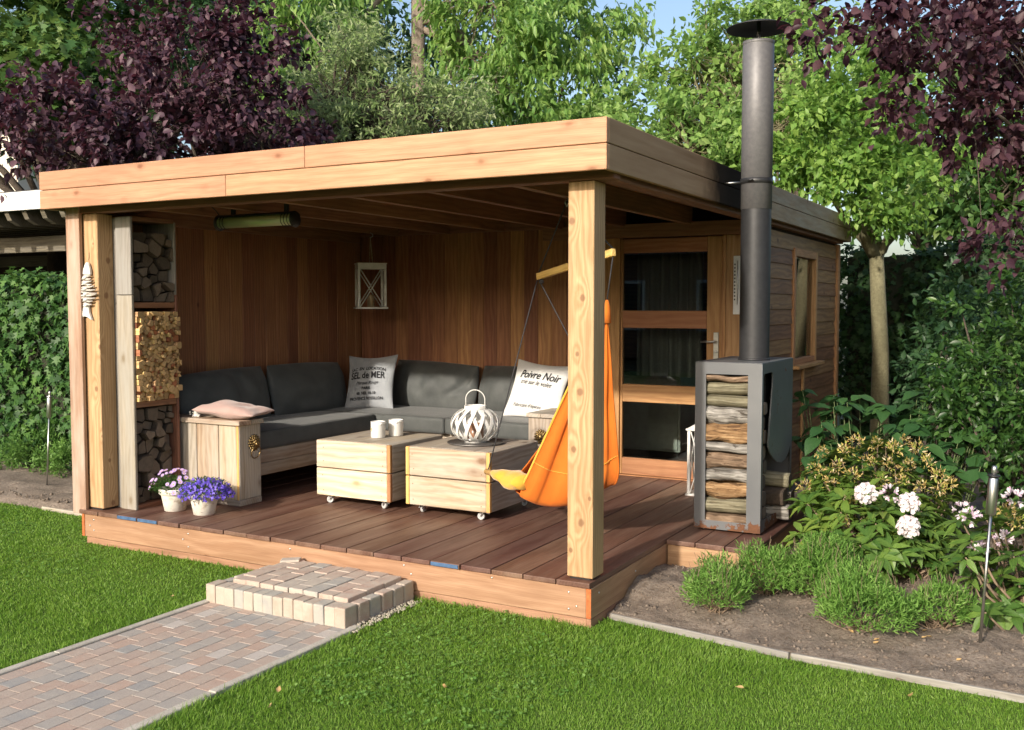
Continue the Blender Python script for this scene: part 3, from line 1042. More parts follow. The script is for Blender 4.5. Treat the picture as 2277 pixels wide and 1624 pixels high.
def piping(p0, p1, z, par):
    x0, y0, x1, y1 = p0[0] + .006, p0[1] + .006, p1[0] - .006, p1[1] - .006
    r = .035
    pts = []
    for cx, cy, a0 in ((x1 - r, y1 - r, 0), (x0 + r, y1 - r, 90), (x0 + r, y0 + r, 180), (x1 - r, y0 + r, 270)):
        for k in range(5):
            a = R(a0 + 22.5 * k)
            pts.append((cx + r * math.cos(a), cy + r * math.sin(a), z))
    pts.append(pts[0])
    o = obj('piping', mesh_py('piping', *tube_data(pts, .0042, 6, cap=False), True), par, M['cushion'])


a, b_ = (-3.93, .838, .613), (-3.095, 2.305, .752)
o = soft_box('seat_cushion', a, b_, M['cushion'], sofa, .03, .010, seed=1)
piping(a, b_, .742, o)
a, b_ = (-3.93, 2.312, .613), (-2.40, 3.19, .752)
o = soft_box('seat_cushion', a, b_, M['cushion'], sofa, .03, .012, seed=2)
piping(a, b_, .742, o)
a, b_ = (-2.395, 2.312, .613), (-1.560, 3.19, .752)
o = soft_box('seat_cushion', a, b_, M['cushion'], sofa, .03, .008, seed=3)
piping(a, b_, .742, o)


def back_cushion(w_, h, t, org, xd, yd, seed, folds=()):
    me = pillow_mesh('back_cushion', w_, h, t, -.05, 34, .018, seed, folds)
    return obj('back_cushion', me, sofa, M['cushion'], mtx=mtx_of(org, xd, yd))


fl = [(.30 - .05 * k, .03 + .03 * k, R(60 + 9 * k), .16, .016) for k in range(7)]
fr_ = [(.30 + .02 * k, -.02 + .035 * k, R(25 + 10 * k), .12, .016) for k in range(6)]
# along the left wall (faces +x, leans back)
back_cushion(.94, .45, .27, (-3.80, 1.23, .945), (0, 1, .03), (-.22, 0, 1), 1, fl)
back_cushion(.96, .45, .27, (-3.79, 2.24, .950), (0, 1, -.02), (-.24, 0, 1), 2, [(-.30 + .05 * k, .05 + .02 * k, R(110 + 9 * k), .15, .006) for k in range(5)])
# along the back wall (faces -y)
back_cushion(.88, .46, .27, (-2.98, 3.06, .935), (1, .02, -.045), (0, .22, 1), 3, fr_)
back_cushion(.84, .44, .27, (-2.06, 3.07, .925), (1, -.02, -.015), (0, .24, 1), 4, [(-.40 + .02 * k, -.1 + .05 * k, R(-30 + 12 * k), .10, .006) for k in range(4)])

# ------------------------------------------------------------------ chests at the sofa ends


def lion(parent, mtx):
    """brass lion mask with a ring"""
    bm = bmesh.new()
    bmesh.ops.create_cone(bm, cap_ends=True, segments=24, radius1=.052, radius2=.044, depth=.012)
    for ring, cnt, rr, sz in ((0, 16, .049, .012), (1, 13, .037, .012), (2, 10, .027, .010)):
        for k in range(cnt):
            a_ = 2 * math.pi * (k + .5 * ring) / cnt
            r_ = bmesh.ops.create_icosphere(bm, subdivisions=1, radius=sz)
            bmesh.ops.scale(bm, vec=(.75, 1.25, .8), verts=r_["verts"])
            bmesh.ops.rotate(bm, cent=(0, 0, 0), matrix=Matrix.Rotation(a_ - math.pi / 2, 3, 'Z'), verts=r_["verts"])
            bmesh.ops.translate(bm, vec=(rr * math.cos(a_), rr * math.sin(a_), .006 + ring * .006), verts=r_["verts"])
    for (px, py, pz, sx, sy, sz) in ((0, 0, .016, .024, .028, .018), (0, -.010, .030, .012, .013, .012), (-.010, .010, .030, .006, .005, .005), (.010, .010, .030, .006, .005, .005),
                                     (0, .016, .028, .014, .006, .006), (-.020, .024, .018, .008, .008, .006), (.020, .024, .018, .008, .008, .006), (0, -.024, .020, .012, .008, .010)):
        r_ = bmesh.ops.create_icosphere(bm, subdivisions=2, radius=1.0)
        bmesh.ops.scale(bm, vec=(sx, sy, sz), verts=r_["verts"])
        bmesh.ops.translate(bm, vec=(px, py, pz), verts=r_["verts"])
    o = obj('lion_mask', bm_mesh('lion_mask', bm, True), parent, M['brass'], mtx=mtx)
    pts = []
    for k in range(33):
        a_ = 2 * math.pi * k / 32
        pts.append((.045 * math.sin(a_), -.068 + .046 * math.cos(a_), .030 - .018 * (1 - math.cos(a_)) / 2))
    rg = obj('ring', mesh_py('ring', *tube_data(pts, .0038, 8, cap=False), True), None, M['brass'])
    rg.parent = o
    return o


ch = thing('storage_chest', 'pale scaffold plank chest with brass lion ring at the firewood end of the sofa', 'chest', (-3.4, .72, ZD))
CX0, CX1, CY0, CY1 = -3.90, -3.052, .607, .830
for xa, xb in ((-3.90, -3.695), (-3.69, -3.478), (-3.472, -3.258), (-3.252, -3.078)):
    board('front_plank', (xa, CY0, ZD + .045), (xb, CY0 + .026, .826), SW if xb > -3.3 else SG, ch, b=.004, axis='z')
cs = board('side_plank', (-3.076, CY0 + .002, ZD + .045), (CX1, CY1, .826), SG, ch, b=.004, axis='z')
board('corner_strip', (-3.0765, CY0 - .001, ZD + .045), (-3.056, CY0 + .0015, .826), M['honey'], ch, b=.0005, axis='z')
board('back_plank', (CX0, CY1 - .024, ZD + .045), (-3.08, CY1 - .001, .826), SG, ch, b=.003, axis='x')
board('foot_board', (CX0, CY0 - .006, ZD), (CX1 + .006, CY1, ZD + .044), SG, ch, b=.004)
board('lid', (CX0, CY0 - .022, .827), (CX1 + .022, CY1 - .115, .862), SW, ch, b=.004)
board('lid', (CX0, CY1 - .113, .827), (CX1 + .022, CY1 + .012, .862), SG, ch, b=.004)
lion(ch, mtx_of((CX1 + .001, .755, .690), (0, 1, 0), (0, 0, 1)))

c2 = thing('storage_chest', 'shaded scaffold plank chest with brass lion mask near the glazed door', 'chest', (-1.43, 2.7, ZD))
board('front_plank', (-1.548, 2.222, ZD + .045), (-1.318, 2.248, .815), SG, c2, b=.004, axis='z')
for ya, yb in ((2.25, 2.46), (2.463, 2.69), (2.693, 2.92), (2.923, 3.17)):
    board('side_plank', (-1.342, ya, ZD + .045), (-1.318, yb, .815), SG, c2, b=.004, axis='z')
    board('side_plank', (-1.548, ya, ZD + .045), (-1.524, yb, .815), SG, c2, b=.004, axis='z')
board('foot_board', (-1.55, 2.217, ZD), (-1.314, 3.17, ZD + .044), SG, c2, b=.004)
board('lid', (-1.556, 2.20, .816), (-1.432, 3.18, .848), SG, c2, b=.004)
board('lid', (-1.430, 2.20, .816), (-1.298, 3.18, .848), SG, c2, b=.004)
lion(c2, mtx_of((-1.433, 2.221, .665), (1, 0, 0), (0, 0, 1)))

# ------------------------------------------------------------------ loose pillows
w_, h_, t_, p_ = .52, .52, .16, .115
ps = obj('pillow', pillow_mesh('pillow', w_, h_, t_, p_, 30, .006, 5, [(-.02, .2, R(80), .07, .012), (.0, -.2, R(55), .08, .014)]), None, M['grey_cloth'],
         mtx=mtx_of((-3.44, 2.70, .985), (1, .12, .045), (-.02, .28, 1)))
tag(ps, 'grey square pillow with black SEL de MER lettering in the sofa corner', 'pillow')
print_on(ps, w_, h_, t_, p_, [
    ('SAC  EN  LOCATION', .0, .105, .040, 0, .95, .0006, .55, .02), ('SEL de MER', .0, .028, .088, 0, .82, .0012, .25, .03), ('Marque Rouge', .005, -.030, .042, .35, .9, 0, -.2, .04),
    ('PARIS', .0, -.078, .036, 0, 1.0, .0006, 0, .02), ('60. NEL 10-10', .0, -.124, .036, 0, .95, .0006, 0, .02), ('PROVENCE ROSSILLON', .0, -.170, .036, 0, .92, .0006, .15, .03)], M['ink'])
w_, h_, t_, p_ = .54, .52, .15, .10
pv = obj('pillow', pillow_mesh('pillow', w_, h_, t_, p_, 30, .005, 9, [(-.1, -.1, R(20), .1, .005)]), None, M['white_cloth'],
         mtx=mtx_of((-1.735, 2.74, .972), (1, -.05, -.09), (.22, .42, 1)))
tag(pv, 'white square pillow with black Poivre Noir lettering leaning on the sofa end', 'pillow')
print_on(pv, w_, h_, t_, p_, [('Poivre Noir', .015, .085, .100, .28, .78, .0012, 0, 0), ('trié sur le volet', .0, .030, .060, .35, .78, 0, 0, -.02)], M['ink'])
print_on(pv, w_, h_, t_, p_, [('Fabricant d\'épices', -.03, -.165, .042, .35, .9, 0, 0, .01)], M['ink'])
print_on(pv, w_, h_, t_, p_, [('—  — ——  —', .02, -.015, .026, .35, 1, 0, 0, 0), ('—— — —— — — ——', .0, -.065, .028, .35, 1, 0, 0, 0), ('— ——  — —— —', -.01, -.100, .026, .35, 1, 0, 0, 0)], M['ink_blue'])
pm = obj('pillow', pillow_mesh('pillow', .52, .30, .115, .05, 28, .012, 14, [(.08, .0, R(60), .1, .018), (.13, .03, R(100), .08, .016), (-.1, .0, R(20), .1, .008)]), None, M['mauve'],
         mtx=mtx_of((-3.225, .735, .922), (1, .18, -.06), (-.15, 1, .05)))
tag(pm, 'soft mauve pillow lying flat on the chest lid', 'pillow')
# white coral on the chest lid
bm = bmesh.new()
for k in range(34):
    r_ = bmesh.ops.create_icosphere(bm, subdivisions=1, radius=random.uniform(.008, .017))
    bmesh.ops.translate(bm, vec=(-3.535 + random.uniform(-.045, .045), .665 + random.uniform(-.03, .03), .872 + random.random() ** 2 * .03), verts=r_["verts"])
    bmesh.ops.scale(bm, vec=(1, 1, 1), verts=r_["verts"])
o = obj('coral', bm_mesh('coral', bm), None, noisy('white_coral', (.62, .60, .56), (.78, .77, .74), 90, .9, .8))
tag(o, 'lump of white coral on the chest lid next to the mauve pillow', 'coral')

# ------------------------------------------------------------------ crate tables on casters


def caster(parent, x, y, ang, zt):
    """swivel caster: plate, fork, wheel"""
    c_ = lambda a_, b__: (x + a_ * math.cos(ang) - b__ * math.sin(ang), y + a_ * math.sin(ang) + b__ * math.cos(ang))
    o = board('caster', (x - .024, y - .024, zt - .005), (x + .024, y + .024, zt), M['zinc'], parent, b=.001)
    V, F = [], []
    for s in (-1, 1):
        (ax, ay), (bx, by) = c_(0, s * .013), c_(.016, s * .013)
        tube_data([(ax, ay, zt - .005), (ax, ay, zt - .018), (bx, by, ZD + .026)], [.008, .008, .005], 6, V, F)
    (ax, ay), (bx, by) = c_(-.02, 0), c_(-.045, 0)
    tube_data([(ax, ay, zt - .016), (bx, by, zt - .022)], [.007, .004], 6, V, F)
    obj('fork', mesh_py('fork', V, F, True), o, M['zinc'])
    wx, wy = c_(.016, 0)
    wm = lathe_mesh('wheel', [(.004, -.009), (.012, -.010), (.0155, -.006), (.017, -.010), (.024, -.010), (.026, -.006), (.026, .006), (.024, .010), (.017, .010), (.0155, .006), (.012, .010), (.004, .009)], 20)
    obj('wheel', wm, o, M['rubber'], loc=(wx, wy, ZD + .026), rot=(R(90), 0, ang))


def crate(label, x0, x1, y0, y1, m_front, m_side, strips, top_split, cang):
    t_ = thing('crate_table', label, 'table', ((x0 + x1) / 2, (y0 + y1) / 2, ZD), 'wheeled crate tables on the deck')
    zb, zs, zt = .306, .509, .712
    th = .028
    for z0, z1 in ((zb, zs - .004), (zs + .004, zt - .001)):
        a, b__ = (x0 + .030, x1 - .030) if strips else (x0, x1 - .030)
        board('front_plank', (a, y0, z0), (b__, y0 + th, z1), m_front, t_, b=.004)
        if strips:
            for xs in (x0, x1 - .029):
                board('corner_strip', (xs, y0 - .001, z0), (xs + .029, y0 + th, z1), M['honey'], t_, b=.003, axis='z')
        else:
            board('corner_strip', (x1 - .029, y0 - .001, z0), (x1, y0 + th, z1), M['trim'], t_, b=.003, axis='z')
        board('side_plank', (x1 - th, y0 + th + .001, z0), (x1, y1 - th - .001, z1), m_side, t_, b=.004)
        board('side_plank', (x0, y0 + th + .001, z0), (x0 + th, y1 - th - .001, z1), m_side, t_, b=.004)
        board('back_plank', (x0, y1 - th, z0), (x1, y1, z1), m_side, t_, b=.004)
    xs = [x0 + th] + [x0 + (x1 - x0) * f for f in top_split] + [x1 - th]
    for a, b__ in zip(xs[:-1], xs[1:]):
        board('top_plank', (a + .002, y0 + th + .001, zt - .026), (b__ - .002, y1 - th - .001, zt + random.uniform(-.001, .002)), SG, t_, b=.004, axis='y')
    board('bottom_panel', (x0 + th, y0 + th, zb - .001), (x1 - th, y1 - th, zb + .02), SG, t_, b=.002)
    for (xx, yy), an in zip(((x0 + .09, y0 + .07), (x1 - .09, y0 + .07), (x1 - .09, y1 - .08), (x0 + .09, y1 - .08)), cang):
        caster(t_, xx, yy, an, zb)
    sc = lathe_mesh('nail_head', [(0, .0012), (.0035, .001), (.004, 0)], 8)
    for xx in (x0 + .06, x1 - .07):
        for zz in (.345, .455, .56, .66):
            obj('nail', sc, t_, M['rafter'], loc=(xx + random.uniform(-.01, .01), y0 - .0005, zz), rot=(R(90), 0, 0))
    return t_


M['pale_plank'] = wood('pale_pine_plank', (.55, .44, .31), (.72, .61, .47), (.42, .27, .15), .06, .1, .01, ring=.5, grain=.8)
crate('cream scaffold plank crate table on casters carrying two white tin lanterns', -2.652, -1.99, .98, 1.665, M['pale_plank'], SG, False, (.34, .67), (R(200), R(160), R(20), R(90)))
crate('knotty scaffold plank crate table on casters carrying a round white woven lantern', -1.872, -1.192, 1.0, 1.70, SW, SG, True, (.28, .56, .80), (R(95), R(190), R(60), R(120)))

TT = .7145
# ------------------------------------------------------------------ things on the tables
tray = obj('tray', lathe_mesh('tray', [(0, 0), (.195, 0), (.203, .006), (.204, .012), (.198, .011), (.19, .007), (0, .007)], 40), None,
           noisy('dark_pewter', (.16, .15, .145), (.26, .25, .24), 25, .42, .1, metallic=.8), loc=(-1.515, 1.36, TT))
tag(tray, 'round dark metal tray under the woven lantern', 'tray')
wl = thing('woven_lantern', 'round white bamboo lantern with wire handle standing on the metal tray', 'lantern', (-1.525, 1.37, TT + .007))
WC, WB = Vector((-1.525, 1.37, 0)), TT + .007
M['white_cane'] = noisy('white_cane', (.62, .61, .58), (.82, .81, .79), 60, .6, .3)
for s in (-1, 1):
    for k in range(13):
        V, F = [], []
        nn = 16
        for i in range(nn + 1):
            f = i / nn
            la = -1.12 + 2.24 * f
            rr = .172 * math.cos(la) ** .8 + .006 * s
            zz = WB + .125 + .112 * math.sin(la) / math.sin(1.12)
            a_ = 2 * math.pi * (k + (.25 if s > 0 else 0)) / 13 + s * .62 * (f - .5)
            for e, d in ((-1, 0), (1, 0)):
                ww = .0125
                aa = a_ + e * ww / max(rr, .05)
                V.append((WC.x + rr * math.cos(aa), WC.y + rr * math.sin(aa), zz))
            for e in (1, -1):
                aa = a_ + e * .0125 / max(rr, .05)
                V.append((WC.x + (rr - .003) * math.cos(aa), WC.y + (rr - .003) * math.sin(aa), zz))
        for i in range(nn):
            b0 = i * 4
            for q in range(4):
                F.append((b0 + q, b0 + (q + 1) % 4, b0 + 4 + (q + 1) % 4, b0 + 4 + q))
        obj('slat', mesh_py('slat', V, F), wl, M['white_cane'])
for z0, z1 in ((WB, WB + .030), (WB + .222, WB + .262)):
    obj('ring', lathe_mesh('ring', [(.070, z0), (.078, z0), (.078, z1), (.070, z1), (.070, z0)], 28), wl, M['white_cane'], loc=(WC.x, WC.y, 0))
hp = [(WC.x + .079 * math.cos(a_) * (1 if abs(math.cos(a_)) > .95 else 1), WC.y, 0) for a_ in (0,)]
pts = [(WC.x - .080, WC.y, WB + .235)] + [(WC.x - .080 * math.cos(a_), WC.y, WB + .30 + .072 * math.sin(a_)) for a_ in [R(10 * k) for k in range(1, 18)]] + [(WC.x + .080, WC.y, WB + .235)]
tube('handle', pts, .0036, wl, M['white_cane'], 6)
obj('candle_glass', lathe_mesh('candle_glass', [(0, .004), (.055, .004), (.06, .01), (.062, .13), (.058, .13), (.056, .012), (0, .010)], 24), wl, noisy('amber_candle_glass', (.20, .10, .06), (.28, .15, .09), 10, .25), loc=(WC.x, WC.y, WB + .002))


def heart_pts(s):
    out = []
    for k in range(28):
        a_ = 2 * math.pi * k / 28
        out.append((s * 16 * math.sin(a_) ** 3 / 17, s * (13 * math.cos(a_) - 5 * math.cos(2 * a_) - 2 * math.cos(3 * a_) - math.cos(4 * a_)) / 17))
    return out


M['tin'] = noisy('white_enamel', (.74, .74, .72), (.84, .84, .82), 8, .4, .05)
M['heart_ivory'] = noisy('ivory_inner', (.42, .38, .24), (.52, .47, .30), 20, .8)  # flat ivory colour of the heart patches


def tin_cup(x, y, ang, label):
    c_ = thing('tin_lantern', label, 'lantern', (x, y, TT), 'white tin lanterns on the crate table')
    r_, hh = .054, .120
    obj('cup', lathe_mesh('cup', [(0, .002), (r_ - .004, 0), (r_, .003), (r_, hh - .003), (r_ + .002, hh), (r_ - .002, hh), (r_ - .003, hh - .006), (r_ - .003, .006), (0, .006)], 32), c_, M['tin'], loc=(x, y, TT))
    V, F = [], []
    hpts = heart_pts(.020)
    for px, py in hpts + [(0, 0.003)]:
        a_ = ang + px / r_
        V.append((x + (r_ + .0012) * math.cos(a_), y + (r_ + .0012) * math.sin(a_), TT + .062 + py))
    for k in range(28):
        F.append((k, (k + 1) % 28, 28))
    obj('heart', mesh_py('heart', V, F), c_, M['heart_ivory'])
    e1, e2 = ang + R(90), ang - R(90)
    pts = []
    for k in range(13):
        f = k / 12
        aa = e1 + (e2 - e1) * f
        pts.append((x + (r_ + .006) * math.cos(aa + math.pi), y + (r_ + .006) * math.sin(aa + math.pi), TT + hh - .014 - .020 * math.sin(math.pi * f) ** .5 * 0 + .004 * math.sin(math.pi * f)))
    tube('wire_handle', pts, .0022, c_, M['tin'], 6)
    for e in (e1, e2):
        obj('lug', lathe_mesh('lug', [(0, .006), (.007, .004), (.008, 0)], 10), c_, M['tin'], loc=(x + (r_ + .001) * math.cos(e), y + (r_ + .001) * math.sin(e), TT + hh - .016), rot=(0, R(90), e))


tin_cup(-2.310, 1.275, R(-125), 'white tin lantern with heart cutout and its wire handle towards the sofa')
tin_cup(-2.262, 1.435, R(-140), 'white tin lantern half hidden behind its twin on the cream table')

# ------------------------------------------------------------------ flower pots
M['pot'] = None
t = NT('limewashed_pot')
p, r = t.coords()
n1 = t.noise(p, 14.0, 5.0, .65)
c = t.ramp(n1, [(.30, (.42, .34, .26)), (.42, (.68, .64, .56)), (.7, (.80, .77, .70))])
ge = t.n("SeparateXYZ", {0: p})
c = t.mix(t.ramp(t.noise(t.vmath('MULTIPLY', p, (30, 30, 160)), 1.0, 3.0), [(.62, 0), (.70, .7)]), c, (.18, .13, .09))
M['pot'] = t.done(t.principled(c, .9, n1, .4, .004, **{"Specular IOR Level": .2}))
M['potsoil'] = noisy('potting_soil', (.03, .02, .013), (.06, .04, .026), 60, 1.0)
potm = lathe_mesh('pot', [(0, 0), (.068, 0), (.073, .003), (.094, .118), (.094, .120), (.104, .121), (.108, .124), (.110, .158), (.108, .162), (.100, .162), (.097, .150), (0, .148)], 32)


def potted(label, x, y, kind):
    t_ = thing('flower_pot', label, 'flower pot', (x, y, ZD))
    obj('pot', potm, t_, M['pot'], loc=(x, y, ZD))
    z = ZD + .15
    n_ = 1500 if kind == 'lobelia' else 1100
    c_ = np.array([x + (.02 if kind == 'lobelia' else -.03), y, z - .01])
    d = unit(rng.normal(size=(n_, 3)))
    d[:, 2] = np.abs(d[:, 2]) * .75 + .02
    rad = np.array([.185, .165, .15]) if kind == 'lobelia' else np.array([.155, .14, .135])
    rr = rng.uniform(.25, 1.0, (n_, 1)) ** .5
    P = c_ + d * rad * rr
    al = unit(d + rng.normal(size=(n_, 3)) * .6)
    s_, a_, nn = frames(al, np.tile([0.1, 0.2, 1.0], (n_, 1)) + rng.normal(size=(n_, 3)) * .4)
    o = obj('foliage', scatter('foliage', *LEAF5, P, s_, a_, nn, rng.uniform(.014, .028, n_), rng.uniform(.005, .010, n_)), t_, M['herb'])
    o["kind"] = "stuff"
    V, F = [], []
    for k in range(26):
        a0 = random.uniform(0, 6.28)
        e = c_ + np.array([math.cos(a0) * rad[0] * .7, math.sin(a0) * rad[1] * .7, random.uniform(.04, rad[2] * .9)])
        tube_data([(x + .03 * math.cos(a0), y + .03 * math.sin(a0), z - .01), tuple((c_ + e) / 2 + np.array([0, 0, .02])), tuple(e)], .0015, 4, V, F, False)
    obj('stems', mesh_py('stems', V, F), t_, M['herb'])
    if kind == 'lobelia':
        n_ = 620
        d = unit(rng.normal(size=(n_, 3)))
        d[:, 2] = np.abs(d[:, 2]) * .8 - .08
        P = c_ + d * rad * rng.uniform(.82, 1.1, (n_, 1)) + rng.normal(size=(n_, 3)) * .006
        PET = ([(0, 0, 0), (-.5, .5, .08), (-.15, .9, .1), (0, .55, 0), (.15, .9, .1), (.5, .5, .08), (-.55, -.15, .12), (.55, -.15, .12)], [(0, 3, 1), (1, 3, 2), (3, 0, 5), (3, 5, 4), (0, 1, 6), (0, 7, 5)])
        nrm = unit(d * 1.0 + np.array([.25, -.6, .3]) + rng.normal(size=(n_, 3)) * .4)
        s_, a_, nn = frames(np.cross(nrm, unit(rng.normal(size=(n_, 3)))), nrm)
        o = obj('blossom', scatter('blossom', *PET, P, s_, a_, nn, rng.uniform(.013, .019, n_), rng.uniform(.013, .020, n_)), t_, M['lobelia'])
        o["kind"] = "stuff"
    else:
        for k in range(46):
            dd = unit(rng.normal(size=3))
            dd[2] = abs(dd[2]) * .9 + .05
            dd = unit(dd)
            q = c_ + dd * rad * random.uniform(.95, 1.2)
            nrm = Vector(unit(dd + np.array([.3, -.7, .4])))
            o = obj('daisy', daisy_me, t_, None, mtx=Matrix.Translation(Vector(q)) @ nrm.to_track_quat('Z', 'Y').to_matrix().to_4x4() @ Matrix.Scale(random.uniform(.8, 1.15), 4))


M['herb'] = leafy('herb_leaf', [(.030, .075, .016), (.055, .125, .026), (.085, .17, .04)], .3)
M['lobelia'] = leafy('lobelia_petal', [(.055, .028, .36), (.10, .055, .52), (.17, .11, .66), (.30, .22, .78)], .3, clump=30)
M['daisy'] = noisy('lilac_petal', (.44, .27, .62), (.62, .46, .76), 60, .7)
M['daisy_eye'] = noisy('yellow_eye', (.55, .36, .04), (.70, .50, .08), 60, .8)
V, F, mi = [], [], []
for k in range(12):
    a_ = 2 * math.pi * k / 12
    b0 = len(V)
    for r_, da in ((.004, -.18), (.013, -.22), (.0155, 0), (.013, .22), (.004, .18)):
        V.append((r_ * math.cos(a_ + da), r_ * math.sin(a_ + da), .001 + r_ * .12))
    F.append(tuple(range(b0, b0 + 5)))
    mi.append(0)
b0 = len(V)
for k in range(8):
    V.append((.0045 * math.cos(k * math.pi / 4), .0045 * math.sin(k * math.pi / 4), .002))
V.append((0, 0, .0045))
for k in range(8):
    F.append((b0 + k, b0 + (k + 1) % 8, b0 + 8))
    mi.append(1)
daisy_me = mesh_py('daisy', V, F)
daisy_me.materials.append(M['daisy'])
daisy_me.materials.append(M['daisy_eye'])
daisy_me.polygons.foreach_set('material_index', mi)
potted('limewashed clay pot of lilac daisies beside the firewood rack', -3.37, .295, 'daisy')
potted('limewashed clay pot of deep blue lobelia in front of the chest', -3.09, .30, 'lobelia')

# ------------------------------------------------------------------ box lanterns


def box_lantern(name, label, x0, x1, y0, y1, z0, z1, hung=None, bar=.022):
    t_ = thing(name, label, 'lantern', ((x0 + x1) / 2, (y0 + y1) / 2, z0))
    W_ = M['white_paint']
    board('base', (x0 - .012, y0 - .012, z0), (x1 + .012, y1 + .012, z0 + .016), W_, t_, b=.003)
    zt = z1 - .055 if hung is not None else z1 - .06
    for xx in (x0, x1 - bar):
        for yy in (y0, y1 - bar):
            board('corner_post', (xx, yy, z0 + .016), (xx + bar, yy + bar, zt), W_, t_, b=.002)
    if hung is not None:
        for (a, b__) in (((x0, y0, zt), (x1, y0 + bar, z1 - .012)), ((x0, y1 - bar, zt), (x1, y1, z1 - .012)), ((x0, y0 + bar, zt), (x0 + bar, y1 - bar, z1 - .012)), ((x1 - bar, y0 + bar, zt), (x1, y1 - bar, z1 - .012))):
            board('top_rail', a, b__, W_, t_, b=.002)
        board('lid', (x0 - .006, y0 - .006, z1 - .012), (x1 + .006, y1 + .006, z1), W_, t_, b=.003)
    else:
        board('top_rail', (x0 - .010, y0 - .010, zt), (x1 + .010, y1 + .010, zt + .016), W_, t_, b=.003)
        xm, ym = (x0 + x1) / 2, (y0 + y1) / 2
        V = [(x0, y0, zt + .0165), (x1, y0, zt + .0165), (x1, y1, zt + .0165), (x0, y1, zt + .0165), (xm - .03, ym - .03, z1), (xm + .03, ym - .03, z1), (xm + .03, ym + .03, z1), (xm - .03, ym + .03, z1)]
        obj('roof', mesh_py('roof', V, [(0, 1, 5, 4), (1, 2, 6, 5), (2, 3, 7, 6), (3, 0, 4, 7), (4, 5, 6, 7), (3, 2, 1, 0)]), t_, W_)
    a, b__ = z0 + .018, zt
    for (ax, bx, yy) in ((x0 + bar, x1 - bar, y0 + .008), (x0 + bar, x1 - bar, y1 - .008)):
        tube('cross_bar', [(ax, yy, a), (bx, yy, b__)], .0055, t_, W_, 4)
        tube('cross_bar', [(ax, yy + .002, b__), (bx, yy + .002, a)], .0055, t_, W_, 4)
    for (ay, by, xx) in ((y0 + bar, y1 - bar, x0 + .008), (y0 + bar, y1 - bar, x1 - .008)):
        tube('cross_bar', [(xx, ay, a), (xx, by, b__)], .0055, t_, W_, 4)
        tube('cross_bar', [(xx + .002, ay, b__), (xx + .002, by, a)], .0055, t_, W_, 4)
    obj('candle', lathe_mesh('candle', [(0, 0), (.032, 0), (.032, .11), (.028, .115), (0, .112)], 18), t_, M['pale_wax'], loc=((x0 + x1) / 2, (y0 + y1) / 2, z0 + .0165))
    if hung is not None:
        xm, ym = (x0 + x1) / 2, (y0 + y1) / 2
        tube('hanging_cord', [(xm - .01, ym, z1), (xm, ym, hung)], .004, t_, M['scaffold'], 6)
        tube('hanging_cord', [(xm + .02, ym, z1), (xm + .012, ym + .01, (z1 + hung) / 2), (xm, ym, hung)], .004, t_, M['scaffold'], 6)
        tube('hook', [(xm, ym, hung - .02), (xm, ym, hung + .012), (xm + .02, ym, hung + .02), (xm + .025, ym, hung + .04), (xm, ym, hung + .055)], .004, t_, M['zinc'], 6)
    return t_


M['pale_wax'] = noisy('candle_wax', (.30, .22, .13), (.40, .31, .20), 12, .5)
box_lantern('hanging_lantern', 'white wooden box lantern with crossed bars hanging in the corner above the sofa', -3.56, -3.30, 2.60, 2.79, 1.663, 2.08, 2.30).rotation_euler = (0, 0, R(46))
box_lantern('floor_lantern', 'tall white lantern with crossed bars standing on the deck beside the stove', -.362, -.172, 2.575, 2.765, ZD, .80)

# ------------------------------------------------------------------ patio heater
ht = thing('patio_heater', 'slim tubular patio heater with pale reflector under the front beam', 'heater', (-2.87, .62, 2.28))
HX0, HX1, HY, HZ = -3.215, -2.52, .62, 2.285
V, F = [], []
nn = 14
for xx in (HX0, HX1):
    for k in range(nn + 1):
        a_ = R(45 - 175 * k / nn)
        V.append((xx, HY + .052 * math.cos(a_ + R(90)), HZ + .052 * math.sin(a_ + R(90))))
for k in range(nn):
    F.append((k, k + 1, nn + 2 + k, nn + 1 + k))
ho = obj('housing', mesh_py('housing', V, F, True), ht, M['black'])
sm = ho.modifiers.new('thickness', 'SOLIDIFY')
sm.thickness = .004
obj('reflector', lathe_mesh('reflector', [(0, 0), (.040, 0), (.040, HX1 - HX0 - .02), (0, HX1 - HX0 - .02)], 24), ht, noisy('green_reflection_tint', (.42, .50, .30), (.62, .64, .40), 3, .35, .05, metallic=.35, stretch=(3, 3, .3)), loc=(HX0 + .01, HY - .004, HZ), rot=(0, R(90), 0))  # green reflection painted into the reflector's own colour
for f in (.06, .10, .88, .92, .96):
    xx = HX0 + (HX1 - HX0) * f
    obj('guard_wire', mesh_py('guard_wire', *tube_data([(xx, HY - .004 + .046 * math.cos(a_), HZ + .046 * math.sin(a_)) for a_ in [R(15 * k) for k in range(25)]], .0025, 5, cap=False)), ht, M['black'])
for xx in (HX0 - .008, HX1):
    obj('end_cap', lathe_mesh('end_cap', [(0, 0), (.056, 0), (.058, .004), (.056, .010), (0, .010)], 24), ht, M['black'], loc=(xx, HY, HZ), rot=(0, R(90), 0))
for xx in (HX0 + .1, HX1 - .1):
    board('bracket', (xx, HY + .005, HZ + .045), (xx + .03, HY + .030, 2.492), M['black'], ht, b=.002)
tube('cable', [(HX0 + .02, HY, HZ + .03), (HX0 - .02, HY - .02, HZ + .09), (HX0 - .03, HY - .05, 2.40), (HX0 - .02, HY - .05, 2.49)], .004, ht, M['black'], 6)
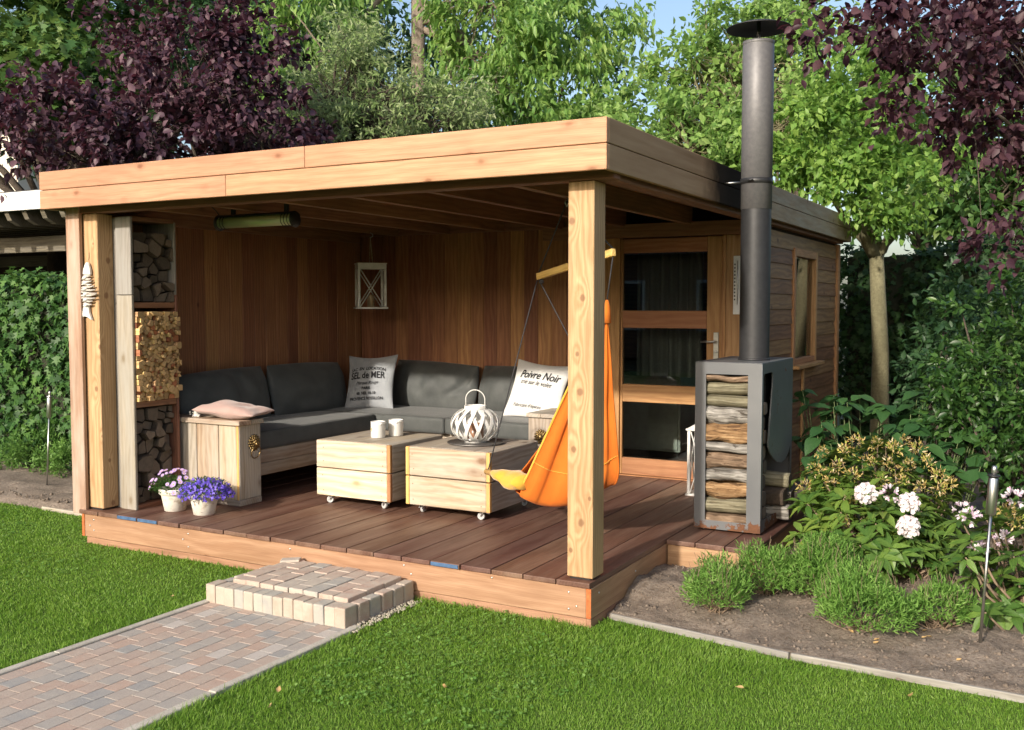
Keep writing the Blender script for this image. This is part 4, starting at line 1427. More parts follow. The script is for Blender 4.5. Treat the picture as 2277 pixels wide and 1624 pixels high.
# ------------------------------------------------------------------ firewood rack
GW = M['grey_wood']
rack = thing('firewood_rack', 'tall grey plank firewood rack against the left wall of the pavilion', 'rack', (-3.75, .35, ZD))
GL = wood('pale_grey_plank', (.27, .22, .165), (.41, .35, .28), (.2, .15, .1), .05, .1, ring=.3, grey=(.34, .315, .28))
board('front_plank', (-3.752, .148, 1.768), (-3.598, .172, 2.315), GW, rack, b=.004)
board('front_plank', (-3.752, .148, ZD), (-3.598, .172, 1.764), GL, rack, b=.004)
board('back_plank', (-3.93, .548, ZD), (-3.602, .570, 1.768), M['rafter'], rack, b=.004, axis='z')
board('back_plank', (-3.93, .548, 1.771), (-3.606, .568, 2.30), GW, rack, b=.004, axis='z')
board('side_plank', (-3.93, .172, ZD), (-3.756, .190, 2.31), GW, rack, b=.003)
for z0, z1 in ((ZD, .272), (.968, 1.010), (1.675, 1.715)):
    board('shelf', (-3.928, .1735, z0), (-3.605, .5465, z1), M['rafter'], rack, b=.003)
board('shelf', (-3.928, .1735, 2.29), (-3.605, .5465, 2.32), M['rafter'], rack, b=.003)


def cells(x0, x1, y0, y1, pts, shrink):
    """split a rectangle among points; each cell is a convex outline"""
    out = []
    for i, (px, py) in enumerate(pts):
        poly = [(x0, y0), (x1, y0), (x1, y1), (x0, y1)]
        for j, (qx, qy) in enumerate(pts):
            if j == i or (qx - px) ** 2 + (qy - py) ** 2 > .07:
                continue
            nx, ny = qx - px, qy - py
            ll = math.hypot(nx, ny)
            nx, ny = nx / ll, ny / ll
            d = nx * (px + qx) / 2 + ny * (py + qy) / 2 - shrink
            new = []
            for k in range(len(poly)):
                a, b__ = poly[k], poly[(k + 1) % len(poly)]
                da, db = nx * a[0] + ny * a[1] - d, nx * b__[0] + ny * b__[1] - d
                if da <= 0:
                    new.append(a)
                if (da < 0 < db) or (db < 0 < da):
                    f = da / (da - db)
                    new.append((a[0] + (b__[0] - a[0]) * f, a[1] + (b__[1] - a[1]) * f))
            poly = new
            if len(poly) < 3:
                break
        out.append(poly)
    return out


def round_poly(poly, r=.25):
    o = []
    n_ = len(poly)
    for k in range(n_):
        a, p_, b__ = poly[k - 1], poly[k], poly[(k + 1) % n_]
        o.append((p_[0] + (a[0] - p_[0]) * r, p_[1] + (a[1] - p_[1]) * r))
        o.append((p_[0] + (b__[0] - p_[0]) * r, p_[1] + (b__[1] - p_[1]) * r))
    return o


def log_from_cell(name, poly, xa, xb, mats, label, cat, group, rr=.09, taper=.94, rough=.004, ch_=.009):
    """split log lying along x with its end grain at xb"""
    cy, cz = sum(p_[0] for p_ in poly) / len(poly), sum(p_[1] for p_ in poly) / len(poly)
    pl = round_poly(poly, rr)
    n_ = len(pl)
    V, F, mi = [], [], []
    tilt = random.uniform(-.02, .02), random.uniform(-.02, .02)
    for i, (xx, sc) in enumerate(((xa, taper), ((xa + xb) / 2, 1.0), (xb - ch_, 1.0), (xb, .97 - ch_ * 9))):
        for y_, z_ in pl:
            f = rough if i < 3 else rough * .3
            V.append((xx + (y_ - cy) * tilt[0] + (z_ - cz) * tilt[1], (y_ - cy) * sc + random.uniform(-f, f) * .4, (z_ - cz) * sc + random.uniform(-f, f) * .4))
    for i in range(3):
        for k in range(n_):
            F.append((i * n_ + k, i * n_ + (k + 1) % n_, (i + 1) * n_ + (k + 1) % n_, (i + 1) * n_ + k))
            mi.append(0)
    F.append(tuple(reversed(range(n_))))
    F.append(tuple(3 * n_ + k for k in range(n_)))
    mi += [1, 1]
    me = mesh_py(name, V, F)
    me.materials.append(mats[0])
    me.materials.append(mats[1])
    me.polygons.foreach_set('material_index', mi)
    o = obj(name, me, None, None, loc=(0, cy, cz))
    return tag(o, label, cat, group)


def end_grain(name, c1, c2, ring):
    t_ = NT(name)
    p_, r_ = t_.coords()
    tc = t_.n("TexCoord").outputs["Object"]
    wv = t_.n("TexWave", {"Vector": t_.vmath('ADD', tc, t_.n("CombineXYZ", {1: t_.math('MULTIPLY', r_, .06), 2: t_.math('MULTIPLY', r_, .04)}).outputs[0]), "Scale": ring, "Distortion": 2.0, "Detail": 2.0}, wave_type='RINGS', rings_direction='X').outputs["Fac"]
    n_ = t_.noise(p_, 30.0, 4.0, .65)
    c_ = t_.ramp(t_.math('ADD', t_.math('MULTIPLY', wv, .45), t_.math('MULTIPLY', n_, .6)), [(.25, c1), (.75, c2)])
    c_ = t_.n("HueSaturation", {"Hue": .5, "Saturation": 1.0, "Value": t_.math('ADD', t_.math('MULTIPLY', r_, .7), .62), "Color": c_}).outputs[0]
    return t_.done(t_.principled(c_, .85, n_, .5, .004, **{"Specular IOR Level": .2}))


M['log_end'] = end_grain('old_log_end', (.085, .066, .052), (.20, .16, .125), 60)
M['bark'] = noisy('rough_bark', (.045, .032, .023), (.13, .095, .068), 14, .95, .9, .01, stretch=(.25, 1, 1), rand=.5, fine=90)
M['stick_end'] = end_grain('fresh_stick_end', (.44, .27, .11), (.66, .47, .25), 110)
M['stick'] = wood('kindling_wood', (.50, .30, .12), (.70, .49, .25), None, 0, .5, .02, ring=.4)
M['red_stick'] = wood('reddish_kindling_wood', (.30, .10, .04), (.46, .19, .09), None, 0, .4, .02, ring=.4)
M['red_end'] = end_grain('reddish_stick_end', (.30, .10, .045), (.46, .20, .10), 110)


def packed(y0, y1, z0, z1, n_, relax=6):
    P_ = [(random.uniform(y0, y1), random.uniform(z0, z1)) for _ in range(n_)]
    for _ in range(relax):
        cs_ = cells(y0, y1, z0, z1, P_, 0)
        P_ = [((sum(q[0] for q in c_) / len(c_) * .7 + p_[0] * .3), (sum(q[1] for q in c_) / len(c_) * .7 + p_[1] * .3)) if len(c_) > 2 else p_ for p_, c_ in zip(P_, cs_)]
    return P_


for (z0, z1, n_, label, grp) in ((1.717, 2.215, 27, 'grey split log in the top bay of the firewood rack', 'split logs in the top bay of the rack'),
                                 (.274, .955, 36, 'grey split log in the bottom bay of the firewood rack', 'split logs in the bottom bay of the rack')):
    P_ = packed(.177, .545, z0, z1, n_, 1)
    for poly in cells(.177, .545, z0, z1, P_, .0028):
        if len(poly) >= 3:
            log_from_cell('firewood_log', poly, -3.90, -3.645 + random.uniform(-.04, .045), (M['bark'], M['log_end']), label, 'log', grp)
P_ = packed(.177, .560, 1.012, 1.648, 265, 2)
for poly in cells(.177, .560, 1.012, 1.648, P_, .0016):
    if len(poly) >= 3:
        red = random.random() < .12
        log_from_cell('kindling_stick', poly, -3.89, -3.578 + random.uniform(-.024, .022), (M['red_stick'], M['red_end']) if red else (M['stick'], M['stick_end']),
                      'thin reddish stick of kindling in the middle bay of the rack' if red else 'thin pale stick of kindling in the middle bay of the rack', 'kindling', 'kindling in the middle bay of the rack', .06, 1.0, .001, .002)

# ------------------------------------------------------------------ driftwood fish on the left post
fish = thing('driftwood_fish', 'white driftwood fish skeleton hanging on the left pine post', 'wall ornament', (-3.89, .02, 1.6))
M['driftwood'] = noisy('bleached_driftwood', (.46, .41, .36), (.66, .61, .55), 14, .9, .5, .004, stretch=(.3, 1, 1), rand=.4, fine=60)


def slab(name, pts, y0, y1, parent, mat):
    n_ = len(pts)
    V = [(x_, y0, z_) for x_, z_ in pts] + [(x_, y1, z_) for x_, z_ in pts]
    F = [tuple(range(n_)), tuple(reversed(range(n_, 2 * n_)))] + [(k, n_ + k, n_ + (k + 1) % n_, (k + 1) % n_) for k in range(n_)]
    bm = bmesh.new()
    bm.from_mesh(mesh_py(name, V, F))
    bmesh.ops.bevel(bm, geom=list(bm.edges), offset=.003, segments=2, affect='EDGES')
    return obj(name, bm_mesh(name, bm), parent, mat)


slab('head', [(-3.928, 1.912), (-3.920, 1.950), (-3.900, 1.985), (-3.884, 1.998), (-3.868, 1.985), (-3.852, 1.940), (-3.850, 1.908)], .010, .030, fish, M['white_paint'])
slab('tail', [(-3.978, 1.600), (-3.940, 1.640), (-3.925, 1.690), (-3.878, 1.690), (-3.872, 1.645), (-3.848, 1.590), (-3.885, 1.610), (-3.915, 1.618)], .010, .030, fish, M['white_paint'])
tube('spine', [(-3.89, .016, 1.905), (-3.892, .014, 1.80), (-3.90, .016, 1.685)], .004, fish, M['cord'], 6)
for k in range(11):
    f = k / 10
    z_ = 1.898 - f * .195
    hw = .045 + .072 * math.exp(-((f - .62) / .22) ** 2) + random.uniform(-.008, .008)
    a_ = random.uniform(-.12, .12)
    xm = -3.892 + random.uniform(-.006, .006)
    tube('rib', [(xm - hw, .014, z_ - hw * a_), (xm - hw * .4, .008, z_ - hw * a_ * .4 + .004), (xm + hw * .5, .009, z_ + hw * a_ * .5 - .003), (xm + hw, .014, z_ + hw * a_)], [.004, .0078, .0078, .0045], fish, M['driftwood'], 7)
    if k % 2 == 0:
        obj('bead', lathe_mesh('bead', [(0, -.012), (.014, -.007), (.018, 0), (.014, .007), (0, .012)], 12), fish, M['white_paint'], loc=(-3.893, .004, z_ - .010))
tube('loop', [(-3.886, .024, 1.995), (-3.885, .034, 2.03), (-3.885, .036, 2.065)], .0015, fish, M['cord'], 5)

# ------------------------------------------------------------------ stove
t = NT('grey_stove_steel')
tc = t.n("TexCoord").outputs["Object"]
ps_ = t.n("SeparateXYZ", {0: t.n("NewGeometry").outputs["Position"]})
n1 = t.noise(tc, 18.0, 6.0, .7)
n2 = t.noise(tc, 5.0, 4.0, .6)
base = t.ramp(t.noise(tc, 3.0, 3.0), [(.3, (.115, .120, .128)), (.7, (.150, .154, .160))])
low_ = t.ramp(ps_.outputs[2], [(.255, .17), (.36, .0)])
rf = t.math('ADD', t.math('ADD', t.math('MULTIPLY', n1, .45), t.math('MULTIPLY', n2, .55)), low_)
rust = t.ramp(n1, [(.3, (.075, .035, .020)), (.7, (.20, .085, .038))])
col = t.mix(t.ramp(rf, [(.615, 0.0), (.63, 1.0)]), base, rust)
M['stove'] = t.done(t.principled(col, t.ramp(rf, [(.605, .42), (.625, .9)]), rf, .15, .003, **{"Metallic": .15, "Specular IOR Level": .5}))
M['flue_black'] = noisy('matt_black_flue', (.022, .022, .024), (.034, .034, .037), 30, .5, .05, metallic=.2)
M['flue_grey'] = noisy('grey_flue', (.112, .110, .116), (.150, .147, .152), 40, .5, .05, metallic=.2)


def plate(name, outer, holes, thick, mtx, parent, mat):
    """flat plate with holes: outlines in the plate's own x, y"""
    cu = bpy.data.curves.new(name, 'CURVE')
    cu.dimensions = '2D'
    cu.fill_mode = 'BOTH'
    cu.extrude = thick / 2
    cu.bevel_depth = .0012
    for ol in [outer] + holes:
        sp = cu.splines.new('POLY')
        sp.points.add(len(ol) - 1)
        for q, (a, b__) in zip(sp.points, ol):
            q.co = (a, b__, 0, 1)
        sp.use_cyclic_u = True
    o = bpy.data.objects.new(name, cu)
    COL.objects.link(o)
    dg = bpy.context.evaluated_depsgraph_get()
    me = bpy.data.meshes.new_from_object(o.evaluated_get(dg))
    bpy.data.objects.remove(o, do_unlink=True)
    me.materials.clear()
    return obj(name, me, parent, mat, mtx=mtx)


SX0, SX1, SY0, SY1, SZ0, SZ1 = .063, .493, 1.482, 2.285, .258, 1.325
st = thing('wood_stove', 'grey steel garden stove with rust patches and a tall round flue on the deck platform', 'stove', (.28, 1.88, ZD))
SM = M['stove']
cr = lambda x_, y_, r_, a0: [(x_ + r_ * math.cos(R(a0 + 30 * k)), y_ + r_ * math.sin(R(a0 + 30 * k))) for k in range(4)]
rect = lambda x0, y0, x1, y1: [(x0, y0), (x1, y0), (x1, y1), (x0, y1)]
plate('front_frame', rect(SX0, SZ0, SX1, SZ1), [rect(.132, .310, .405, 1.257)], .008, mtx_of((0, SY0, 0), (1, 0, 0), (0, 0, 1)), st, SM)
hole = [(1.515, .335), (2.245, .300), (2.245, .730), (2.190, .682), (2.10, .648), (2.0, .640), (1.90, .655), (1.79, .695), (1.70, .745), (1.652, .80), (1.70, 1.0), (1.748, 1.19), (1.748, 1.235), (1.735, 1.258), (1.715, 1.265), (1.545, 1.265), (1.522, 1.255), (1.515, 1.235)]
plate('side_plate', rect(SY0 + .005, SZ0, SY1, SZ1), [hole], .008, mtx_of((SX1 - .004, 0, 0), (0, 1, 0), (0, 0, 1)), st, SM)
board('side_plate', (SX0 - .0, SY0 + .005, SZ0), (SX0 + .008, SY1, SZ1), SM, st, b=.001)
board('back_plate', (SX0 + .009, SY1 - .008, SZ0), (SX1 - .009, SY1, SZ1), SM, st, b=.001)
board('top_plate', (SX0 + .0, SY0 - .004, SZ1 + .0005), (SX1 + .0, SY1, SZ1 + .008), SM, st, b=.002)
board('bottom_plate', (SX0 + .009, SY0 + .006, SZ0), (SX1 - .009, SY1 - .009, SZ0 + .010), SM, st, b=.001)
board('firebox', (SX0 + .010, 1.79, .735), (SX1 - .06, SY1 - .01, SZ1 - .002), M['flue_black'], st, b=.004)
for x_ in (SX0 + .05, SX1 - .05):
    for y_ in (SY0 + .05, SY1 - .05):
        tube('foot', [(x_, y_, ZD), (x_, y_, SZ0)], .012, st, M['zinc'], 10)
FX, FY = .339, 1.852
flue = obj('flue_pipe', lathe_mesh('flue_pipe', [(.0975, 1.333), (.0975, 2.325)], 48), st, M['flue_black'], loc=(FX, FY, 0))
obj('flue_pipe', lathe_mesh('flue_pipe', [(.090, 2.32), (.1005, 2.322), (.1005, 3.375), (.0985, 3.378), (.0985, 3.384), (.1005, 3.387), (.1005, 3.405), (.090, 3.405), (.090, 3.2)], 48), st, M['flue_grey'], loc=(FX, FY, 0))
obj('flue_collar', lathe_mesh('flue_collar', [(.098, 1.333), (.104, 1.333), (.104, 1.345), (.098, 1.347)], 40), st, M['flue_black'], loc=(FX, FY, 0))
cl = obj('flue_clamp', lathe_mesh('flue_clamp', [(.1015, 2.485), (.105, 2.486), (.105, 2.520), (.1015, 2.521)], 40), st, M['black'], loc=(FX, FY, 0))
tube('clamp_bolt', [(FX - .03, FY - .118, 2.503), (FX + .01, FY - .118, 2.503)], .006, cl, M['black'], 8)
tube('wall_tie', [(FX - .100, FY - .01, 2.503), (XR - .002, FY - .05, 2.500)], .006, cl, M['zinc'], 8)
cap = obj('rain_cap', lathe_mesh('rain_cap', [(0, .036), (.06, .030), (.13, .016), (.205, -.010), (.207, -.014), (.204, -.016), (.13, .010), (.06, .023), (0, .028)], 48), st, M['flue_black'], loc=(FX, FY, 3.500))
tube('cap_stem', [(FX, FY, 3.30), (FX, FY, 3.525)], .013, st, M['flue_grey'], 8)
tube('cap_stem', [(FX - .09, FY, 3.30), (FX + .09, FY, 3.30)], .006, st, M['flue_grey'], 8)

def split_wood(name, c1, c2, crack, amt):
    """bark-less log: long fissures and fibres along local X"""
    t_ = NT(name)
    p_, r_ = t_.coords()
    w_ = t_.vmath('MULTIPLY', t_.n("TexNoise", {"Vector": p_, "Scale": 7.0, "Detail": 3.0}).outputs["Color"], (.0, .02, .02))
    q_ = t_.vmath('ADD', p_, w_)
    a_ = t_.noise(t_.vmath('MULTIPLY', q_, (2.2, 75, 75)), 1.0, 4.0, .6, .5)
    b_2 = t_.noise(t_.vmath('MULTIPLY', q_, (4, 26, 26)), 1.0, 4.0, .6, .8)
    c_ = t_.ramp(a_, [(.36, [x * .42 for x in c1]), (.47, c1), (.64, c2)])
    c_ = t_.mix(t_.ramp(t_.noise(p_, 9.0, 4.0), [(.42, 0), (.70, .7)]), c_, [x * .55 for x in c1])
    ck = t_.ramp(b_2, [(.37 + amt * .06, 1.0), (.41 + amt * .06, 0.0)])
    c_ = t_.mix(t_.math('MULTIPLY', ck, .9), c_, crack)
    return t_.done(t_.principled(c_, .88, t_.math('SUBTRACT', a_, ck), .8, .006, **{"Specular IOR Level": .2}))


M['wood_green'] = split_wood('greenish_round_wood', (.195, .175, .115), (.30, .275, .195), (.13, .10, .06), -.8)
M['wood_gold'] = split_wood('golden_split_wood', (.25, .145, .07), (.42, .28, .15), (.10, .055, .03), .6)
M['wood_silver'] = split_wood('silvery_split_wood', (.20, .185, .165), (.38, .36, .33), (.07, .06, .05), .7)
M['wood_brown'] = split_wood('brown_split_wood', (.20, .135, .09), (.34, .245, .17), (.08, .05, .03), .2)


def stove_log(x0, x1, y, z, ry, rz, mat, label, ang=0.0, lumps=.10, grp=None, rotz=0.0):
    V, F = [], []
    n_, m_ = 20, 22
    s = random.uniform(0, 50)
    L = x1 - x0
    for i in range(m_ + 1):
        f = i / m_
        e = .93 if i in (0, m_) else 1.0
        oz = (vnoise(f * 3 + s, s, 1) - .5) * (.026 if lumps > .06 else .004)
        for k in range(n_):
            a_ = 2 * math.pi * k / n_
            q = 1 + lumps * (vnoise(f * 2.2 + s, k * .63 + s, 2) - .5) * 2 + lumps * .6 * (vnoise(f * 3 + s, k * 2.3, 3) - .5) + lumps * .25 * (vnoise(f * 16 + s, k * 1.1, 5) - .5)
            ca, sa = math.cos(a_), math.sin(a_)
            ex = .55 if lumps > .06 else .9
            V.append((-L / 2 + f * L, ry * e * q * math.copysign(abs(ca) ** ex, ca), oz + rz * e * q * math.copysign(abs(sa) ** ex, sa)))
    for i in range(m_):
        for k in range(n_):
            a, b__ = i * n_ + k, i * n_ + (k + 1) % n_
            F.append((a, b__, b__ + n_, a + n_))
    F.append(tuple(reversed(range(n_))))
    F.append(tuple(m_ * n_ + k for k in range(n_)))
    me = mesh_py('stove_log', V, F, True)
    me.materials.append(mat)
    me.materials.append(M['log_end'])
    mi = [0] * (n_ * m_) + [1, 1]
    me.polygons.foreach_set('material_index', mi)
    sm_ = [True] * (n_ * m_) + [False, False]
    me.polygons.foreach_set('use_smooth', sm_)
    o = obj('stove_log', me, None, None, loc=((x0 + x1) / 2, y, z), rot=(random.uniform(-.2, .2), ang, rotz))
    return tag(o, label, 'log', grp)


zb = [1.249, 1.205, 1.120, 1.040, .939, .818, .753, .652, .559, .457, .356, .299]
kinds = [('wood_brown', 'thin brown log at the top of the stove front opening'), ('wood_green', 'greenish round log second from the top in the stove front'), ('wood_green', 'greenish round log third from the top in the stove front'),
         ('wood_silver', 'silvery weathered log above the golden split log in the stove front'), ('wood_gold', 'thick golden split log in the middle of the stove front'), ('wood_silver', 'thin pale splintered log below the golden log'),
         ('wood_brown', 'smooth brown log below the middle of the stove front'), ('wood_silver', 'silvery gnarled log with a knot in the stove front'), ('wood_gold', 'wavy golden log low in the stove front'),
         ('wood_green', 'greenish round log second from the bottom in the stove front'), ('wood_brown', 'flat brown log at the bottom of the stove front')]
for (za, zc), (mt, lb) in zip(zip(zb[:-1], zb[1:]), kinds):
    h_ = (za - zc) / 2
    stove_log(.105, .432, 1.555 + random.uniform(-.008, .012), (za + zc) / 2, .06, h_ * .97, M[mt], lb, random.uniform(-.03, .03), .24 if mt != 'wood_green' else .04)
# more logs behind, seen from the side opening
for k, (y_, z_, r_, x1_) in enumerate(((1.665, .345, .045, .47), (1.67, .455, .05, .468), (1.665, .56, .045, .462), (1.672, .655, .042, .47), (1.668, .75, .045, .46), (1.67, .845, .045, .468), (1.668, .94, .042, .455), (1.668, 1.03, .04, .47))):
    stove_log(.10, x1_, y_, z_, r_, r_, M[('bark', 'wood_brown', 'wood_gold')[k % 3]], 'log of the second row seen through the side opening of the stove', 0, .1, 'second row of logs inside the stove')
stove_log(.14, .575, 1.93, .320, .055, .048, M['wood_silver'], 'lowest silvery log sticking out of the stove side', -.02, .12)
stove_log(.14, .560, 2.05, .410, .055, .048, M['wood_silver'], 'pale split log sticking out of the stove side above the lowest one', .03, .12)
stove_log(.12, .545, 1.90, .430, .060, .055, M['bark'], 'dark bark log in the lower side opening of the stove', .0, .1)
stove_log(.12, .565, 1.96, .535, .055, .052, M['wood_green'], 'round greenish log end resting on top at the stove side', .02, .05)

# ------------------------------------------------------------------ hanging chair
hc = thing('hanging_chair', 'orange canvas hanging chair with wooden spreader bar slung behind the front post', 'hanging chair', (-.55, .9, ZD))
t = NT('orange_canvas')
p, r = t.coords(False)
n1 = t.noise(p, 5.0, 3.0)
col = t.ramp(n1, [(.3, (.62, .155, .022)), (.7, (.74, .215, .032))])
pr = t.principled(col, .8, t.noise(p, 500.0, 2.0), .2, .002, **{"Sheen Weight": .1, "Specular IOR Level": .1})
tr = t.n("BsdfTranslucent", {"Color": (.9, .28, .03, 1)}).outputs[0]
M['canvas'] = t.done(t.n("MixShader", {0: .22, 1: pr, 2: tr}).outputs[0])
M['canvas_y'] = fabric('yellow_canvas', (.70, .36, .035), (.80, .45, .06))
BR, BL = Vector((-.165, .65, 1.998)), Vector((-.905, 1.15, 1.884))
T1, T2 = Vector((-.205, .66, 1.690)), Vector(tuple(pix(1312, 850, 6.3)))
bd = Vector((-.83, .56, 0))
Nf, Nm, Nb = Vector((-.665, .50, .632)), Vector((-.43, .60, .560)), Vector((-.135, .70, .690))


def bez2(a, m, b__, f):
    c_ = m * 2 - (a + b__) / 2
    return a * (1 - f) ** 2 + c_ * 2 * f * (1 - f) + b__ * f * f


nu, nv = 64, 60
V, F = [], []
for j in range(nv + 1):
    v = j / nv
    N = bez2(Nf, Nm, Nb, v)
    wd = .10 + .36 * min(1, v * 1.6) ** .8
    ctrl = [T1, T1.lerp(N, .5) + Vector((.0, -.0, 0)), N, N + bd * wd * .5 + Vector((0, 0, -.075)), N + bd * wd, T2.lerp(N + bd * wd, .5), T2]
    for i in range(nu + 1):
        f = i / nu * (len(ctrl) - 1)
        k = min(int(f), len(ctrl) - 2)
        s = f - k
        p0, p1, p2, p3 = ctrl[max(k - 1, 0)], ctrl[k], ctrl[k + 1], ctrl[min(k + 2, len(ctrl) - 1)]
        q = .5 * ((2 * p1) + (p2 - p0) * s + (2 * p0 - 5 * p1 + 4 * p2 - p3) * s * s + (3 * p1 - p0 - 3 * p2 + p3) * s ** 3)
        u = i / nu
        hw = min(1, abs(u - .5) * 2)                       # 0 at the seat, 1 at the tips
        cr = math.sin(v * 19 + u * 2.5 + 2 * vnoise(v * 3, u * 2, 4))
        fold = math.sin(math.pi * hw) ** .7 * (.020 * (abs(cr) ** .6 * math.copysign(1, cr)) * (.4 + .6 * vnoise(v * 4, u * 3, 6))) + .026 * (vnoise(u * 7, v * 5, 9) - .5) * (1 - hw ** 2) + .010 * (vnoise(u * 26, v * 9, 3) - .5)
        q = q + Vector((0, 0, 1)) * (.018 * (vnoise(v * 6, u * 9, 12) - .5) * (1 - hw ** 2))
        # gather to a narrow neck at the tips
        q = q + Vector((-bd.y, bd.x, 0)) * 0 + bd * fold
        V.append(q)
for j in range(nv):
    for i in range(nu):
        a = j * (nu + 1) + i
        F.append((a, a + 1, a + nu + 2, a + nu + 1))
o = obj('sling', mesh_py('sling', V, F, True), hc, M['canvas'])
sm = o.modifiers.new('thickness', 'SOLIDIFY')
sm.thickness = .004
# hem on the front edge, seam low down
front_edge = [V[i] for i in range(0, nu // 2 - 8)]
back_edge = [V[nv * (nu + 1) + i] for i in range(0, nu + 1)]
tube('hem', front_edge, .007, hc, M['canvas_y'], 8)
tube('hem', back_edge, .006, hc, M['canvas'], 6)
seam = [V[j * (nu + 1) + 18] + Vector((.004, -.006, 0)) for j in range(nv + 1)]
tube('seam', seam, .0022, hc, M['canvas_y'], 5)
# gathered tips
for T in (T1, T2):
    tube('gathered_tip', [T + Vector((0, 0, -.10)), T + Vector((0, 0, -.03)), T, T + Vector((0, 0, .035))], [.026, .022, .018, .008], hc, M['canvas'], 10)
ff, fe = Nf + bd * .02, Nf + bd * .52
tube('foot_bar', [ff + Vector((0, 0, -.005)), fe + Vector((0, 0, -.005))], .019, hc, M['honey'], 10)
# yellow cover folded over the foot bar
V, F = [], []
for i in range(19):
    f = i / 18
    c_ = Nf.lerp(Nf + bd * .40, f) + Vector((0, 0, .002))
    rr = .060 - .034 * f ** 1.5 + .012 * math.sin(math.pi * f) + .012 * (vnoise(f * 5, 1, 3) - .5)
    for k in range(14):
        a_ = 2 * math.pi * k / 14
        rr = (.060 - .034 * f ** 1.5 + .012 * math.sin(math.pi * f)) * (1 + .5 * (vnoise(k * .8 + 3, f * 5, 8) - .5))
        V.append(c_ + Vector((-.56, -.83, 0)) * (rr * 1.25 * math.cos(a_)) + Vector((0, 0, 1)) * (rr * math.sin(a_) * .85) + bd * (.012 * (vnoise(k * .7, f * 9, 5) - .5)))
for i in range(18):
    for k in range(14):
        a, b__ = i * 14 + k, i * 14 + (k + 1) % 14
        F.append((a, b__, b__ + 14, a + 14))
F.append(tuple(reversed(range(14))))
F.append(tuple(18 * 14 + k for k in range(14)))
obj('foot_cover', mesh_py('foot_cover', V, F, True), hc, M['canvas_y'])
bdir = (BL - BR).normalized()
bl_ = (BL - BR).length
sb = obj('spreader_bar', box_mesh(bl_ + .02, .030, .045, .006, 2), hc, M['honey'], mtx=mtx_of((BR + BL) / 2, bdir, Vector((0, 0, 1)).cross(bdir)))
HK = Vector((-.580, .90, 2.357))
tube('cord', [HK + Vector((0, 0, -.02)), BL + Vector((0, 0, .022))], .0055, hc, M['cord'], 6)
tube('cord', [HK + Vector((0, 0, -.02)), BR + Vector((0, 0, .022))], .0055, hc, M['cord'], 6)
tube('cord', [BR + Vector((0, 0, -.02)), T1 + Vector((0, 0, .03))], .004, hc, M['cord'], 6)
tube('cord', [BL + Vector((0, 0, -.02)), T2 + Vector((0, 0, .03))], .004, hc, M['cord'], 6)
tube('cord', [BL + Vector((-.01, 0, -.02)), fe + bd * -.03 + Vector((0, 0, .012))], .004, hc, M['cord'], 6)
tube('hook', [HK + Vector((0, 0, .0)), HK + Vector((.014, 0, -.025)), HK + Vector((.0, 0, -.055)), HK + Vector((-.014, 0, -.03)), HK + Vector((-.006, 0, -.012))], .005, hc, M['zinc'], 6)
obj('cord_knot', lathe_mesh('cord_knot', [(0, -.02), (.014, -.010), (.016, 0), (.014, .012), (0, .02)], 10), hc, M['cord'], loc=BL + Vector((.03, -.02, -.035)))

# ------------------------------------------------------------------ garden torches


def torch(label, x, y, z, top, lean, ring_mat):
    t_ = thing('garden_torch', label, 'torch', (x, y, z))
    V3 = lambda h_: Vector((x + lean[0] * (h_ - z), y + lean[1] * (h_ - z), h_))
    tube('pole', [V3(z - .05), V3(top - .20)], .0075, t_, M['steel'], 10)
    tube('burner', [V3(top - .235), V3(top - .225), V3(top - .06), V3(top - .052)], [.019, .0235, .0235, .019], t_, M['steel'], 18)
    tube('collar', [V3(top - .050), V3(top - .042)], [.030, .028], t_, ring_mat, 18)
    tube('wick_cap', [V3(top - .048), V3(top - .008), V3(top)], [.0125, .0125, .009], t_, M['zinc'], 12)


torch('slim steel garden torch standing in the soil left of the pavilion', -5.80, 1.047, .05, .935, (.09, 0), M['zinc'])
torch('slim steel garden torch with black collar in the bed before the rhododendrons', 1.820, .489, .06, .935, (.048, 0), M['black'])
# ------------------------------------------------------------------ plants
def hints(n, k=.5, up=(0, 0, 1)):
    return unit(np.tile(np.asarray(up, float), (n, 1)) + rng.normal(size=(n, 3)) * k)


def crown_points(blobs, n_boughs, n_leaves, bough_r, hollow=.35):
    """leaf places gathered in boughs inside a set of ellipsoids (cx, cy, cz, rx, ry, rz)"""
    B = np.array(blobs, float)
    wgt = (B[:, 3] * B[:, 4] * B[:, 5]) ** .75
    wgt /= wgt.sum()
    k = rng.choice(len(B), n_boughs, p=wgt)
    d = unit(rng.normal(size=(n_boughs, 3)))
    r = rng.uniform(hollow ** 2, 1, (n_boughs, 1)) ** .5
    bc = B[k, :3] + d * B[k, 3:6] * r
    out = unit(d * B[k, 3:6])
    sz = rng.uniform(.55, 1.35, n_boughs) * bough_r
    j = rng.integers(0, n_boughs, n_leaves)
    # leaves sit along a handful of twigs in each bough
    tw = unit(out[j] * .8 + unit(rng.normal(size=(n_boughs * 5, 3)))[j * 5 + rng.integers(0, 5, n_leaves)] * .9)
    f = rng.uniform(0, 1, (n_leaves, 1))
    P = bc[j] + tw * f * sz[j][:, None] + rng.normal(size=(n_leaves, 3)) * sz[j][:, None] * .16
    return P, tw, bc


